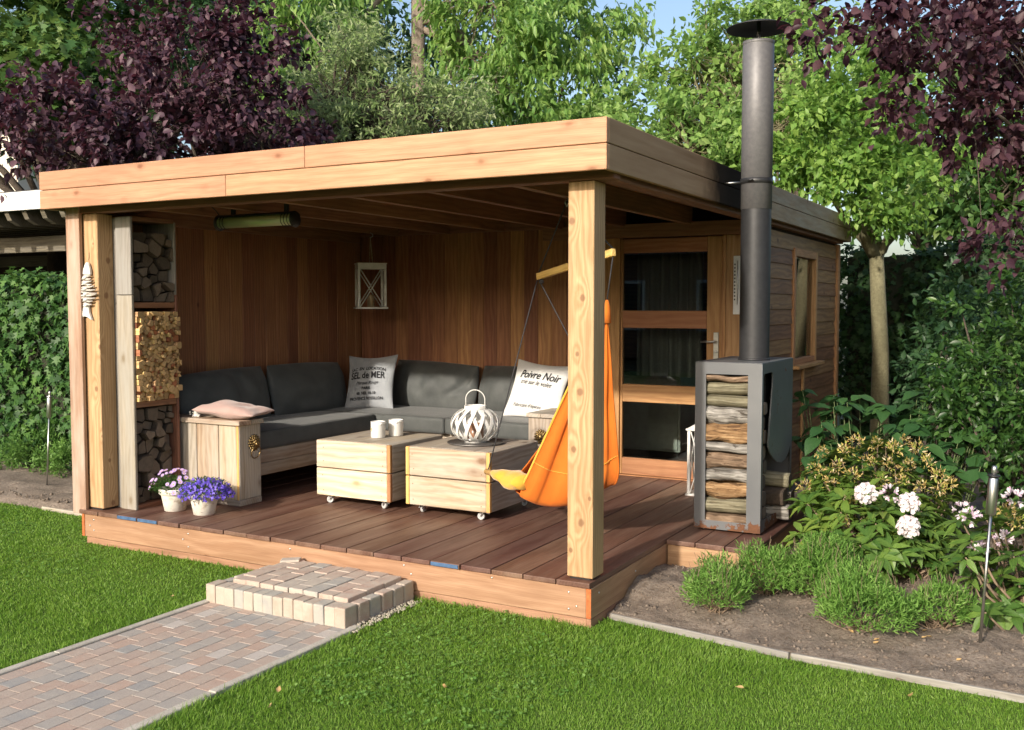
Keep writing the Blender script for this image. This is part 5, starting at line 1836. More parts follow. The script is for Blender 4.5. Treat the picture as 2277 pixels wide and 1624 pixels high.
def limbs(base, top, bc, n_limb, r0, rng_seed=0, curve=.25, n_sub=3):
    """trunk with limbs reaching into the boughs"""
    V, F = [], []
    base, top = Vector(base), Vector(top)
    mid = base.lerp(top, .5) + Vector((random.uniform(-.05, .05), random.uniform(-.05, .05), 0))
    tube_data([base + Vector((0, 0, -.1)), base + Vector((0, 0, .12)), mid, top], [r0 * 1.45, r0 * 1.12, r0 * .95, r0 * .8], 14, V, F)
    idx = list(range(len(bc)))
    random.shuffle(idx)
    for i in idx[:n_limb]:
        e = Vector(bc[i])
        s = base.lerp(top, random.uniform(.78, 1.0))
        m1 = s.lerp(e, .35) + Vector((random.uniform(-1, 1), random.uniform(-1, 1), random.uniform(.1, 1))) * curve * (e - s).length * .3
        m2 = s.lerp(e, .7) + Vector((random.uniform(-1, 1), random.uniform(-1, 1), random.uniform(-.3, .8))) * curve * (e - s).length * .2
        rr = r0 * random.uniform(.30, .52)
        tube_data([s, m1, m2, e], [rr, rr * .7, rr * .42, rr * .12], 7, V, F)
        for q in idx[:n_limb * n_sub]:
            e2 = Vector(bc[q])
            if (e2 - m2).length < 1.1 and random.random() < .5:
                tube_data([m2, m2.lerp(e2, .5) + Vector((0, 0, .04)), e2], [rr * .35, rr * .2, rr * .06], 5, V, F, False)
    return mesh_py('trunk', V, F, True)


def tree(name, label, base, top, blobs, n_boughs, n_leaves, bough_r, leaf, L, Wd, mat, bark, r0, n_limb, droop=.3, hollow=.35, group=None, nk=.6, flat=0.0):
    t_ = thing(name, label, 'tree', tuple(base), group)
    P, tw, bc = crown_points(blobs, n_boughs, n_leaves, bough_r, hollow)
    n_ = len(P)
    al = unit(tw * .55 + rng.normal(size=(n_, 3)) * .65 + np.array([0, 0, -droop]))
    s_, a_, nn = frames(al, hints(n_, nk))
    LL = rng.uniform(L[0], L[1], n_)
    o = obj('crown', scatter('crown', *leaf, P, s_, a_, nn, LL, LL * rng.uniform(Wd[0], Wd[1], n_)), t_, mat)
    o["kind"] = "stuff"
    obj('trunk', limbs(base, top, bc, n_limb, r0), t_, bark)
    return t_


def blob(x, y, depth, rx, rz, ry=None):
    c_ = pix(x, y, depth)
    return (*c_, rx, ry or rx, rz)


M['bark_grey'] = noisy('smooth_grey_bark', (.115, .105, .055), (.225, .205, .12), 6, .9, .5, .006, stretch=(1, 1, .5), fine=45)
M['bark_dark'] = noisy('dark_bark', (.055, .042, .032), (.12, .095, .075), 9, .95, .8, .01, fine=50)
M['bark_cherry'] = noisy('ribbed_cherry_bark', (.14, .11, .085), (.27, .22, .175), 12, .9, .6, .008, stretch=(1.5, 1.5, .25), fine=40)
LF = {}
LF['plum'] = leafy('purple_plum_leaf', [(.026, .013, .022), (.052, .024, .040), (.090, .046, .066), (.15, .085, .105)], .22, .48, 1.0, .35, (.18, .03, .05))
LF['plum_r'] = leafy('dark_purple_plum_leaf', [(.020, .009, .016), (.040, .016, .027), (.066, .030, .042), (.11, .055, .066)], .26, .5, 1.2, .3, (.18, .03, .05))
LF['maple'] = leafy('maple_leaf', [(0.028, 0.077, 0.022), (0.049, 0.119, 0.031), (0.084, 0.168, 0.039), (0.168, 0.238, 0.056)], .3, .5, .6)
LF['dark'] = leafy('dark_tree_leaf', [(0.02, 0.056, 0.022), (0.034, 0.084, 0.031), (0.056, 0.119, 0.042)], .25, .5, .5)
LF['silver'] = leafy('silver_pear_leaf', [(.10, .175, .045), (.165, .25, .08), (.24, .32, .13), (.40, .45, .27)], .32, .6, 1.2, .3)
LF['cherry'] = leafy('cherry_leaf', [(.065, .155, .035), (.12, .24, .052), (.18, .31, .070), (.28, .39, .11)], .4, .45, .9, .4)
LF['apple'] = leafy('apple_leaf', [(.075, .17, .036), (.135, .25, .055), (.20, .33, .08), (.32, .43, .15)], .38, .5, 1.0, .4)
LF['young'] = leafy('young_maple_leaf', [(0.063, 0.154, 0.031), (0.119, 0.238, 0.045), (0.182, 0.308, 0.063), (0.266, 0.392, 0.084)], .38, .5, 1.2, .4)
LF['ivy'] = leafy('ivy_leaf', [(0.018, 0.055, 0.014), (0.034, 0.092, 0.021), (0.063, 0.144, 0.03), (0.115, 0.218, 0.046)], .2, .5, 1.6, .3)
LF['laurel'] = leafy('laurel_leaf', [(.014, .044, .010), (.026, .072, .015), (.046, .108, .022), (.10, .19, .045)], .2, .4, 1.8, .45)
LF['rhodo'] = leafy('rhododendron_leaf', [(.045, .11, .020), (.085, .165, .030), (.14, .225, .042), (.22, .29, .055)], .25, .4, 3.0, .45)
LF['hydra'] = leafy('hydrangea_leaf', [(0.031, 0.105, 0.025), (0.049, 0.14, 0.034), (0.077, 0.189, 0.045)], .3, .5, 2.0, .4)
LF['ivy_shade_tone'] = leafy('shade_painted_ivy_leaf', [(.012, .034, .010), (.020, .052, .013), (.034, .080, .018)], .15, .55, 1.6, .25)  # darker copy of the ivy leaf, shade painted into its colour
LF['lav'] = leafy('lavender_leaf', [(.075, .178, .030), (.125, .258, .046), (.175, .325, .066), (.27, .42, .12)], .32, .6, 6.0, .25)
LF['herbs'] = leafy('low_border_leaf', [(0.042, 0.112, 0.02), (0.077, 0.175, 0.031), (0.126, 0.245, 0.049), (0.196, 0.336, 0.084)], .3, .5, 2.0, .35)

# purple plum behind the left end of the roof
b0 = pix(480, 400, 9.4)
tree('plum_tree', 'purple leaved plum tree rising behind the left end of the pavilion roof', (b0[0], b0[1], 0), (b0[0] - .05, b0[1], 2.6),
     [blob(130, 260, 9.0, .62, .42), blob(40, 300, 8.8, .55, .34), blob(300, 270, 9.3, .75, .42), blob(320, 60, 9.6, .22, .38), blob(420, 160, 9.5, .62, .55), blob(500, 70, 9.6, .26, .40), blob(540, 250, 9.5, .66, .42),
      blob(620, 320, 9.6, .50, .30), blob(250, 345, 9.0, .62, .22), blob(420, 330, 9.5, .8, .30), blob(250, 150, 9.5, .28, .22), blob(560, 130, 9.6, .38, .26), blob(180, 70, 9.6, .14, .1)],
     200, 12500, .26, LEAF7, (.045, .102), (.50, .72), LF['plum'], M['bark_dark'], .06, 16, .35)
# maple and dark trees far left
b0 = pix(120, 300, 15)
tree('maple_tree', 'broad green maple filling the background behind the purple plum', (b0[0], b0[1], 0), (b0[0], b0[1], 3.0),
     [blob(60, 60, 15, 1.6, 1.0), blob(170, 180, 14.5, 1.3, .6), blob(20, 200, 14.5, 1.0, .6), blob(240, 30, 15.5, 1.0, .9), blob(-160, 100, 15, 1.3, 1.3)], 170, 12000, .5, MAPLE, (.11, .17), (.9, 1.1), LF['maple'], M['bark_dark'], .16, 22, .35, nk=.35)
b0 = pix(560, 300, 19)
tree('tall_tree', 'tall dark green tree seen between the purple plum and the cherry', (b0[0], b0[1], 0), (b0[0], b0[1], 5.5),
     [blob(560, 60, 19, 1.3, 1.3), blob(620, 170, 18.5, 1.0, .9), blob(480, -40, 19.5, 1.4, 1.0), blob(680, 20, 19, 1.1, 1.0), blob(520, 220, 18.5, .9, .7)], 150, 10000, .55, LEAF5, (.12, .19), (.5, .7), LF['dark'], M['bark_dark'], .2, 20, .3)
b0 = pix(330, 300, 24)
tree('tall_tree', 'dark background tree standing far behind the maple', (b0[0], b0[1], 0), (b0[0], b0[1], 5.5),
     [blob(330, 60, 24, 2.4, 2.4), blob(150, 220, 24, 2.4, 1.8), blob(-50, 120, 24, 2.4, 2.4), blob(430, 260, 24, 2.0, 1.2)], 150, 9000, .8, LEAF5, (.2, .32), (.55, .75), LF['dark'], M['bark_dark'], .25, 16, .3)
# silver pear
b0 = pix(840, 330, 11.2)
tree('silver_pear_tree', 'silvery narrow leaved tree behind the middle of the roof', (b0[0], b0[1], 0), (b0[0], b0[1], 2.8),
     [blob(750, 210, 11, .62, .55), blob(815, 160, 11.2, .42, .50), blob(790, 90, 11.2, .36, .34), blob(930, 260, 11, .70, .38), blob(700, 290, 10.8, .50, .32), blob(820, 300, 10.8, .8, .28), blob(1020, 230, 11.2, .40, .26)],
     200, 17000, .26, LEAF5, (.045, .10), (.22, .36), LF['silver'], M['bark_dark'], .08, 26, .05, nk=.8)
# cherry
b0 = pix(932, 100, 13.2)
ct = tree('cherry_tree', 'tall cherry with long drooping leaves behind the pavilion', (b0[0], b0[1], 0), (b0[0] - .02, b0[1], 6.6),
          [blob(690, 30, 12.6, .75, .45), blob(1075, 60, 12.6, .65, .50), blob(1130, 130, 12.4, .8, .60), blob(1250, 70, 12.6, .8, .55), blob(1130, 260, 12.2, .9, .40), blob(1290, 190, 12.4, .60, .5), blob(750, -10, 13, .8, .35), blob(1130, -40, 13, 1.0, .4), blob(1340, 30, 12.8, .42, .30), blob(640, 200, 12.6, .4, .3)],
          200, 13500, .36, LEAF7, (.075, .15), (.28, .42), LF['cherry'], M['bark_cherry'], .105, 11, 1.1, nk=.8)
# apple
b0 = pix(1640, 350, 11.8)
tree('apple_tree', 'light green apple tree behind the shed end of the roof', (b0[0], b0[1], 0), (b0[0], b0[1], 2.7),
     [blob(1440, 270, 11.6, .60, .45), blob(1360, 310, 11.4, .55, .32), blob(1560, 200, 11.8, .62, .60), blob(1600, 70, 12.0, .50, .5), blob(1700, 300, 11.4, .75, .42), blob(1780, 160, 11.8, .6, .62), blob(1540, 350, 11.2, .75, .28), blob(1260, 300, 11.6, .42, .28), blob(1690, 60, 12.2, .6, .5), blob(1480, 215, 11.8, .3, .25)],
     210, 15500, .30, LEAF7, (.055, .12), (.40, .58), LF['apple'], M['bark_grey'], .09, 30, .15, nk=.9)
# garden maple with the visible trunk
b0 = pix(1957, 900, 10.6)
tp_ = pix(1948, 545, 10.6)
gt = tree('garden_tree', 'young round headed tree with greenish grey trunk beside the shed', (b0[0], b0[1], .06), tuple(tp_),
          [blob(1850, 330, 10.4, .62, .50), blob(1960, 400, 10.4, .60, .42), blob(1760, 270, 10.4, .42, .30), blob(1900, 200, 10.6, .60, .45), blob(1830, 440, 10.3, .36, .22), blob(2040, 330, 10.6, .50, .42), blob(1940, 470, 10.3, .45, .16)],
          130, 8200, .27, LEAF5, (.065, .115), (.50, .68), LF['young'], M['bark_grey'], .090, 0, .35, nk=.7)
V, F = [], []
fk = Vector(tuple(tp_)) + Vector((0, 0, -.10))
for (px_, py_, r1) in ((1895, 470, .085), (1905, 380, .06), (1950, 420, .055), (1990, 520, .062), (2060, 430, .045), (1800, 390, .04)):
    e = Vector(tuple(pix(px_, py_, 10.45)))
    tube_data([fk, fk.lerp(e, .35) + Vector((0, 0, -.03)), fk.lerp(e, .7) + Vector((0, 0, .05)), e], [r1, r1 * .85, r1 * .6, r1 * .25], 9, V, F)
obj('limb', mesh_py('limb', V, F, True), gt, M['bark_grey'])
# dark red plum on the right, close
b0 = pix(2470, 900, 6.8)
tree('red_plum_tree', 'dark red plum tree hanging into view over the laurel', (b0[0], b0[1], .06), (b0[0], b0[1], 2.3),
     [blob(2000, 60, 6.2, .36, .22), blob(2130, 60, 6.2, .50, .34), blob(2230, 180, 6.3, .50, .50), blob(2060, 190, 6.1, .42, .22), blob(1900, 100, 6.1, .26, .13), blob(2170, 300, 6.3, .36, .18), blob(1990, 310, 6.1, .18, .10), blob(2240, 420, 6.2, .26, .26), blob(2170, 500, 6.2, .17, .09), blob(2220, 560, 6.1, .17, .08),
      blob(2420, 200, 6.6, .7, .9), blob(2300, -60, 6.5, .8, .4), blob(1830, 70, 6.1, .16, .08), blob(2110, 440, 6.3, .16, .05)],
     200, 8200, .20, LEAF7, (.034, .088), (.50, .70), LF['plum_r'], M['bark_dark'], .045, 12, .45, nk=.7)
# backdrop trees to the right and middle
for (x_, y_, dp, rr, lb, mt) in ((2060, 230, 19, 1.7, 'mid green tree far behind the garden tree', 'maple'), (2230, 330, 17, 1.6, 'bushy green tree far behind the red plum', 'maple'), (1780, 130, 20, 1.5, 'pale green tree far behind the flue', 'apple'), (1180, 200, 22, 2.2, 'dark tree far behind the cherry', 'dark'), (830, 150, 22, 2.3, 'dark tree far behind the silver tree', 'dark')):
    b0 = pix(x_, 500, dp)
    tree('background_tree', lb, (b0[0], b0[1], 0), (b0[0], b0[1], 3.0), [blob(x_, y_, dp, rr, rr * .75), blob(x_ - 60, y_ + 110, dp, rr * .8, rr * .6), blob(x_ + 50, y_ + 160, dp, rr * .8, rr * .5)],
         100, 5600, .6, LEAF5, (.14, .22), (.5, .7), LF[mt], M['bark_dark'], .16, 14, .3, group='trees far behind the garden')

# ------------------------------------------------------------------ hedges


def hedge(label, p0, p1, n_, mat, L, name='ivy_hedge', leafT=MAPLE, lump=.10):
    """clipped hedge: leaves hung over a dark core"""
    t_ = thing(name, label, 'hedge', ((p0[0] + p1[0]) / 2, (p0[1] + p1[1]) / 2, p0[2]))
    p0, p1 = np.array(p0), np.array(p1)
    d = p1 - p0
    A = np.array([d[0] * d[2], d[0] * d[1], d[1] * d[2], d[1] * d[2]])
    k = rng.choice(4, n_, p=A / A.sum())
    U = rng.uniform(0, 1, (n_, 3))
    P = p0 + U * d
    N = np.zeros((n_, 3))
    m = k == 0
    P[m, 1] = p0[1]
    N[m] = (0, -1, .25)
    m = k == 1
    P[m, 2] = p1[2]
    N[m] = (0, -.3, 1)
    m = k == 2
    P[m, 0] = p0[0]
    N[m] = (-1, 0, .2)
    m = k == 3
    P[m, 0] = p1[0]
    N[m] = (1, 0, .2)
    lum = np.array([vnoise(q[0] * 2.6 + q[1], q[2] * 2.6, 4) - .4 for q in P])[:, None]
    N = unit(N)
    P = P + N * (lum * lump * 2 + rng.normal(size=(n_, 1)) * .035)
    nr = unit(N + rng.normal(size=(n_, 3)) * .45)
    al = unit(np.array([0, 0, -1.0]) + rng.normal(size=(n_, 3)) * .45)
    s_ = unit(np.cross(al, nr))
    a_ = np.cross(nr, s_)
    LL = rng.uniform(L[0], L[1], n_)
    o = obj('foliage', scatter('foliage', *leafT, P, s_, a_, nr, LL, LL * rng.uniform(.8, 1.1, n_)), t_, mat)
    o["kind"] = "stuff"
    e = .06
    board('core', p0 + np.array([e, e, -.05]), p1 - e, M['hedge_core'], t_, b=0)
    return t_


M['hedge_core'] = noisy('hedge_twigs', (.012, .016, .008), (.030, .032, .016), 20, 1.0, .8, .01)
hedge('tall ivy covered hedge left of the pavilion', (-13.5, 1.75, 0), (-4.25, 2.35, 1.92), 21000, LF['ivy'], (.06, .105))
hedge('ivy hedge behind the garden tree with shade painted into its leaf colour', (-.3, 8.2, 0), (9.0, 8.9, 2.35), 14000, LF['ivy_shade_tone'], (.07, .12), lump=.2)

hedge('dark clipped hedge added beyond the laurel to darken the window reflection', (5.2, 1.0, 0), (5.9, 8.2, 2.3), 5000, LF['dark'], (.08, .13), 'added_dark_hedge', LEAF7)  # hedge added to darken the side window's reflection and the right side


def bush(name, label, cat, blobs, n_boughs, n_leaves, br, leafT, L, Wd, mat, base, droop=.1, nk=.7, n_limb=12, r0=.02, hollow=.3, group=None):
    t_ = thing(name, label, cat, tuple(base), group)
    P, tw, bc = crown_points(blobs, n_boughs, n_leaves, br, hollow)
    keep = P[:, 2] > .05
    P, tw = P[keep], tw[keep]
    n_ = len(P)
    al = unit(tw * .7 + rng.normal(size=(n_, 3)) * .5 + np.array([0, 0, -droop]))
    s_, a_, nn = frames(al, hints(n_, nk))
    LL = rng.uniform(L[0], L[1], n_)
    o = obj('foliage', scatter('foliage', *leafT, P, s_, a_, nn, LL, LL * rng.uniform(Wd[0], Wd[1], n_)), t_, mat)
    o["kind"] = "stuff"
    V, F = [], []
    for i in range(min(n_limb, len(bc))):
        e = Vector(bc[i])
        s = Vector(base) + Vector((random.uniform(-.08, .08), random.uniform(-.08, .08), -.02))
        tube_data([s, s.lerp(e, .5) + Vector((0, 0, .05)), e], [r0, r0 * .7, r0 * .25], 6, V, F)
    obj('stems', mesh_py('stems', V, F, True), t_, M['bark_dark'])
    return t_


# laurel at the right edge, with lighter shoots
b0 = pix(2260, 1200, 7.0)
bush('laurel_bush', 'glossy green laurel bush at the right end of the bed', 'bush',
     [blob(2230, 760, 7.2, .42, .50), blob(2200, 900, 7.0, .45, .40), blob(2160, 980, 6.8, .32, .22), blob(2290, 900, 6.9, .5, .6), blob(2270, 680, 7.3, .35, .3), blob(2130, 830, 7.4, .22, .28), blob(2330, 1050, 6.7, .4, .3)],
     170, 5200, .16, LEAF7, (.050, .085), (.38, .50), LF['laurel'], (b0[0], b0[1], .06), .1, .8)
b0 = pix(2080, 930, 9.2)
bush('dark_shrub', 'shaded dark shrub between the garden tree and the laurel', 'bush',
     [blob(2110, 780, 9.4, .40, .5), blob(2150, 880, 9.0, .5, .4), blob(2180, 700, 9.6, .5, .4)], 120, 3200, .2, LEAF7, (.06, .10), (.4, .55), LF['dark'], (b0[0], b0[1], .06), .2, .8)
b0 = pix(1900, 860, 10.0)
# low border plants left of the pavilion
for k, (x_, y_, r_, lb) in enumerate(((-6.75, 1.62, .22, 'leafy low border plant at the foot of the ivy hedge'), (-5.95, 1.60, .22, 'feathery green border plant beside the left torch'), (-5.05, 1.62, .24, 'tall soft border plant against the pavilion corner'))):
    c_ = (x_, y_, 0)
    bush('border_plant', lb, 'plant', [(c_[0], c_[1], .22, r_ * 1.5, r_, .22), (c_[0] + .15, c_[1] + .1, .34, r_ * .9, r_ * .7, .20), (c_[0] - .3, c_[1] - .02, .18, r_ * 1.2, r_ * .9, .17)], 80, 3000, .10, LEAF5, (.03, .06), (.22, .45), LF['herbs'], (c_[0], c_[1], .05), -.3, .8, 20, .004)

# ------------------------------------------------------------------ hydrangea: single large leaves
def big_leaf(name, L, W_, n_=7, heart=.0, cup=.10, droop=.25):
    V, F = [], []
    for i in range(n_ + 1):
        f = i / n_
        w_ = W_ * (math.sin(math.pi * min(1, f * 1.0) ** .62) ** .85) * (1 - .15 * f)
        if i == n_:
            w_ = .001
        z_ = -droop * L * f * f
        y_ = L * f - (heart * L * .12 if i == 0 else 0)
        wav = .012 * L * math.sin(i * 2.1)
        V += [(-w_ / 2, y_ - (heart * L * .10 if i == 1 else 0), z_ + cup * w_ + wav), (0, L * f, z_), (w_ / 2, y_ - (heart * L * .10 if i == 1 else 0), z_ + cup * w_ - wav)]
    for i in range(n_):
        a = i * 3
        F += [(a, a + 1, a + 4, a + 3), (a + 1, a + 2, a + 5, a + 4)]
    return mesh_py(name, V, F, True)


def leaf_objmat(name, c1, c2, vein, rough=.5, transl=.25):
    t_ = NT(name)
    p_, r_ = t_.coords(False)
    rr = t_.n("ObjectInfo").outputs["Random"]
    c_ = t_.mix(rr, c1, c2)
    sx = t_.n("SeparateXYZ", {0: p_})
    mid = t_.ramp(t_.math('ABSOLUTE', sx.outputs[0]), [(.0008, 1.0), (.003, 0.0)])
    wv = t_.n("TexWave", {"Vector": t_.n("CombineXYZ", {0: t_.math('SUBTRACT', sx.outputs[1], t_.math('MULTIPLY', t_.math('ABSOLUTE', sx.outputs[0]), .9))}).outputs[0], "Scale": 22.0}).outputs["Fac"]
    c_ = t_.mix(t_.math('MULTIPLY', mid, .6), c_, vein)
    c_ = t_.mix(t_.ramp(wv, [(.90, 0), (1.0, .35)]), c_, vein)
    pr = t_.principled(c_, rough, wv, .25, .004, **{"Specular IOR Level": .45})
    tr_ = t_.n("BsdfTranslucent", {"Color": t_.mix(.5, c_, vein)}).outputs[0]
    return t_.done(t_.n("MixShader", {0: transl, 1: pr, 2: tr_}).outputs[0])


M['hyd'] = leaf_objmat('hydrangea_blade', (.024, .080, .022), (.052, .130, .034), (.09, .19, .06))
M['rho'] = leaf_objmat('rhododendron_blade', (.042, .110, .020), (.125, .215, .038), (.22, .30, .08), .36, .18)
M['stem'] = noisy('green_stem', (.09, .13, .05), (.15, .19, .08), 20, .7)
M['twig'] = noisy('brown_twig', (.15, .105, .07), (.26, .19, .13), 20, .9)
HL = [big_leaf('leaf', 1.0, .78, 7, 1.0, .08, .18), big_leaf('leaf', 1.0, .70, 7, 1.0, .12, .30), big_leaf('leaf', 1.0, .84, 7, 1.0, .04, .10)]


def put_leaf(me, q, al, up, s, parent, mat):
    x = Vector(al).normalized().cross(Vector(up)).normalized()
    m = mtx_of(q, x, al) @ Matrix.Scale(s, 4)
    return obj('leaf', me, parent, mat, mtx=m)


b0 = pix(1980, 1050, 7.6)
hy = thing('hydrangea', 'shaded hydrangea with large heart shaped leaves in front of the tree trunk', 'plant', (b0[0], b0[1], .06))
V, F = [], []
for k in range(92):
    x_, y_ = random.uniform(1775, 2190), random.uniform(868, 1040)
    if x_ > 2100:
        y_ = random.uniform(900, 1050)
    dp = 6.6 + (1040 - y_) / 170 * .9 + random.uniform(-.15, .25)
    q = Vector(tuple(pix(x_, y_, dp)))
    ft = Vector((q.x * .75 + b0[0] * .25, q.y * .8 + b0[1] * .2, .05))
    tube_data([ft, ft.lerp(q, .6) + Vector((random.uniform(-.02, .02), 0, .02)), q], [.006, .005, .003], 5, V, F, False)
    a0 = random.uniform(0, 6.28)
    for j in range(3 if k > 60 else 4):
        aa = a0 + j * 1.57 + random.uniform(-.3, .3)
        al = Vector((math.cos(aa), math.sin(aa), random.uniform(-.55, .05)))
        up = Vector((random.uniform(-.25, .25), random.uniform(-.45, .15), 1))
        put_leaf(random.choice(HL), q - Vector((0, 0, (j // 2) * .03)) + al.normalized() * .02, al, up, random.uniform(.085, .155), hy, M['hyd'])
obj('stems', mesh_py('stems', V, F, True), hy, M['stem'])

# ------------------------------------------------------------------ rhododendrons
RL = [big_leaf('leaf', 1.0, .36, 6, 0, .10, .15), big_leaf('leaf', 1.0, .40, 6, 0, .05, .28), big_leaf('leaf', 1.0, .33, 6, 0, .14, .08)]
M['petal'] = None
t = NT('white_pink_petal')
rr = t.n("NewGeometry").outputs["Random Per Island"]
c = t.ramp(rr, [(.0, (.80, .68, .72)), (.5, (.86, .80, .80)), (1.0, (.88, .85, .83))])
pr = t.principled(c, .6, **{"Specular IOR Level": .3})
M['petal'] = t.done(t.n("MixShader", {0: .3, 1: pr, 2: t.n("BsdfTranslucent", {"Color": (.9, .8, .82, 1)}).outputs[0]}).outputs[0])
t = NT('pink_bud_petal')
rr = t.n("NewGeometry").outputs["Random Per Island"]
c = t.ramp(rr, [(.0, (.66, .44, .60)), (.4, (.78, .68, .74)), (1.0, (.86, .84, .84))])
M['petal_pink'] = t.done(t.n("MixShader", {0: .3, 1: t.principled(c, .6), 2: t.n("BsdfTranslucent", {"Color": (.85, .6, .75, 1)}).outputs[0]}).outputs[0])
t = NT('withered_petal')
rr = t.n("NewGeometry").outputs["Random Per Island"]
c = t.ramp(rr, [(.0, (.30, .18, .05)), (.25, (.27, .36, .06)), (.50, (.40, .40, .09)), (.62, (.52, .36, .13)), (.8, (.60, .44, .20)), (1.0, (.68, .60, .42))])
M['petal_old'] = t.done(t.n("MixShader", {0: .25, 1: t.principled(c, .8), 2: t.n("BsdfTranslucent", {"Color": (.7, .4, .15, 1)}).outputs[0]}).outputs[0])
PETAL = ([(0, 0, 0), (-.35, .45, .10), (-.42, .80, .02), (0, 1.0, -.08), (.42, .80, .02), (.35, .45, .10), (0, .6, -.03)], [(0, 6, 1), (1, 6, 2), (2, 6, 3), (3, 6, 4), (4, 6, 5), (5, 6, 0)])


def truss_mesh(name, rad, n_fl, pet, openness, seed):
    """ball of five petalled florets"""
    rs = np.random.default_rng(seed)
    P, A, N, L = [], [], [], []
    for i in range(n_fl):
        f = (i + .5) / n_fl
        th = math.acos(1 - 1.25 * f)
        ph = i * 2.39996
        d = np.array([math.sin(th) * math.cos(ph), math.sin(th) * math.sin(ph), math.cos(th)])
        u, v = [np.array(q) for q in frame_of(d)]
        c_ = d * rad * .55
        for k in range(5):
            a_ = 2 * math.pi * k / 5 + rs.uniform(-.2, .2)
            r_ = u * math.cos(a_) + v * math.sin(a_)
            A.append(d * (1 - openness) + r_ * openness + rs.normal(size=3) * .08)
            N.append(d * .8 - r_ * .5)
            P.append(c_ + r_ * rad * .04)
            L.append(rad * rs.uniform(.50, .68))
    P, A, N, L = map(np.array, (P, A, N, L))
    s_, a_, n_ = frames(A, N)
    return scatter(name, *PETAL, P, s_, a_, n_, L, L * pet)


TR_W = [truss_mesh('flower_truss', .070, 14, .78, .66, s) for s in (1, 2, 3)]
TR_P = [truss_mesh('flower_truss', .052, 8, .46, .34, s) for s in (4, 5)]
for m_ in TR_W:
    m_.materials.append(M['petal'])
for m_ in TR_P:
    m_.materials.append(M['petal_pink'])
# withered heads: thin curled petals and seed stalks
TR_O = []
for s in (6, 7, 8):
    rs = np.random.default_rng(s)
    n_ = 60
    d = unit(rs.normal(size=(n_, 3)) + np.array([0, 0, .6]))
    P = d * rs.uniform(.015, .050, (n_, 1))
    s_, a_, nn = frames(d + rs.normal(size=(n_, 3)) * .7, rs.normal(size=(n_, 3)))
    m_ = scatter('withered_head', *LEAF5, P, s_, a_, nn, rs.uniform(.016, .036, n_), rs.uniform(.003, .013, n_))
    m_.materials.append(M['petal_old'])
    TR_O.append(m_)


def whorl(q, up, parent, budget, L=(.090, .140), cnt=(8, 11)):
    n_ = random.randint(*cnt)
    a0 = random.uniform(0, 6.28)
    u, v = frame_of(up)
    out = []
    for k in range(n_):
        a_ = a0 + 2 * math.pi * k / n_ + random.uniform(-.2, .2)
        tilt = random.uniform(-.35, .45)
        al = (u * math.cos(a_) + v * math.sin(a_)) + Vector(up).normalized() * tilt
        out.append((q + al.normalized() * .012, al, Vector(up).normalized() + Vector((random.uniform(-.2, .2), random.uniform(-.2, .2), 0)), random.uniform(*L)))
    return out


def rhododendron(label, base, whorls, trusses, n_single, thick_blobs=None):
    t_ = thing('rhododendron', label, 'bush', base)
    leaves = []
    V, F = [], []
    for q in whorls:
        q = Vector(tuple(q))
        up = (q - Vector(base)).normalized() * .8 + Vector((0, -.15, .8)) + Vector((random.uniform(-.3, .3), random.uniform(-.3, .3), 0))
        leaves += whorl(q, up, t_, 0)
        s = Vector(base) + Vector((random.uniform(-.06, .06), random.uniform(-.06, .06), -.03))
        m_ = s.lerp(q, .55) + Vector((random.uniform(-.05, .05), random.uniform(-.05, .05), -.06))
        tube_data([s, m_, q], [.009, .007, .004], 6, V, F)
    obj('stems', mesh_py('stems', V, F, True), t_, M['twig'])
    # the leaves that show largest stand alone, the rest are one mass
    leaves.sort(key=lambda l: to_pic(l[0])[2])
    for (q, al, up, s) in leaves[:n_single]:
        put_leaf(random.choice(RL), q, al, up, s, t_, M['rho'])
    rest = leaves[n_single:]
    if rest:
        P = np.array([tuple(l[0]) for l in rest])
        s_, a_, nn = frames(np.array([tuple(l[1]) for l in rest]), np.array([tuple(l[2]) for l in rest]))
        LL = np.array([l[3] for l in rest])
        o = obj('foliage', scatter('foliage', *LEAF7, P, s_, a_, nn, LL, LL * .38), t_, LF['rhodo'])
        o["kind"] = "stuff"
    for (q, kind) in trusses:
        q = Vector(tuple(q))
        me = random.choice({'w': TR_W, 'p': TR_P, 'o': TR_O}[kind])
        d = Vector((random.uniform(-.2, .2), -.55, .75)) if kind != 'o' else Vector((random.uniform(-.3, .3), -.2, 1))
        s = random.uniform(.92, 1.1)
        o = obj('flower_truss' if kind != 'o' else 'withered_head', me, t_, None, mtx=Matrix.Translation(q) @ d.to_track_quat('Z', 'Y').to_matrix().to_4x4() @ Matrix.Rotation(random.uniform(0, 6), 4, 'Z') @ Matrix.Scale(s, 4))
        o["kind"] = "stuff"      # petals too small to pick apart
    return t_


base = (1.22, 1.62, .06)
wh, trs = [], []
for k in range(165):
    x_ = random.uniform(1775, 2130)
    f = (x_ - 1775) / 355
    top = 985 + 75 * abs(f - .45) ** 1.3 * 2.2
    y_ = top + (1275 - top) * random.random() ** 1.0
    dp = 6.55 - .75 * math.sin(math.pi * min(1, (y_ - top) / (1290 - top)) * .62) + random.uniform(-.1, .12) + abs(f - .5) * .3
    q = pix(x_, y_, dp)
    if q[2] > .14:
        wh.append(q)
for (x_, y_) in ((1830, 1010), (1880, 1005), (1905, 985), (1950, 990), (1985, 1000), (2010, 985), (2040, 1000), (1860, 1040), (1930, 1030), (1975, 1035), (2020, 1040), (2060, 1030), (2085, 1060), (2110, 1075), (1815, 1045), (1895, 1060), (2000, 1070), (2050, 1085), (1960, 1075),
                 (1890, 1120), (1870, 1165), (2090, 1090), (1845, 1075), (1790, 1085)):
    trs.append((pix(x_, y_, 6.12 + (1080 - y_) / 100 * .25), 'o'))
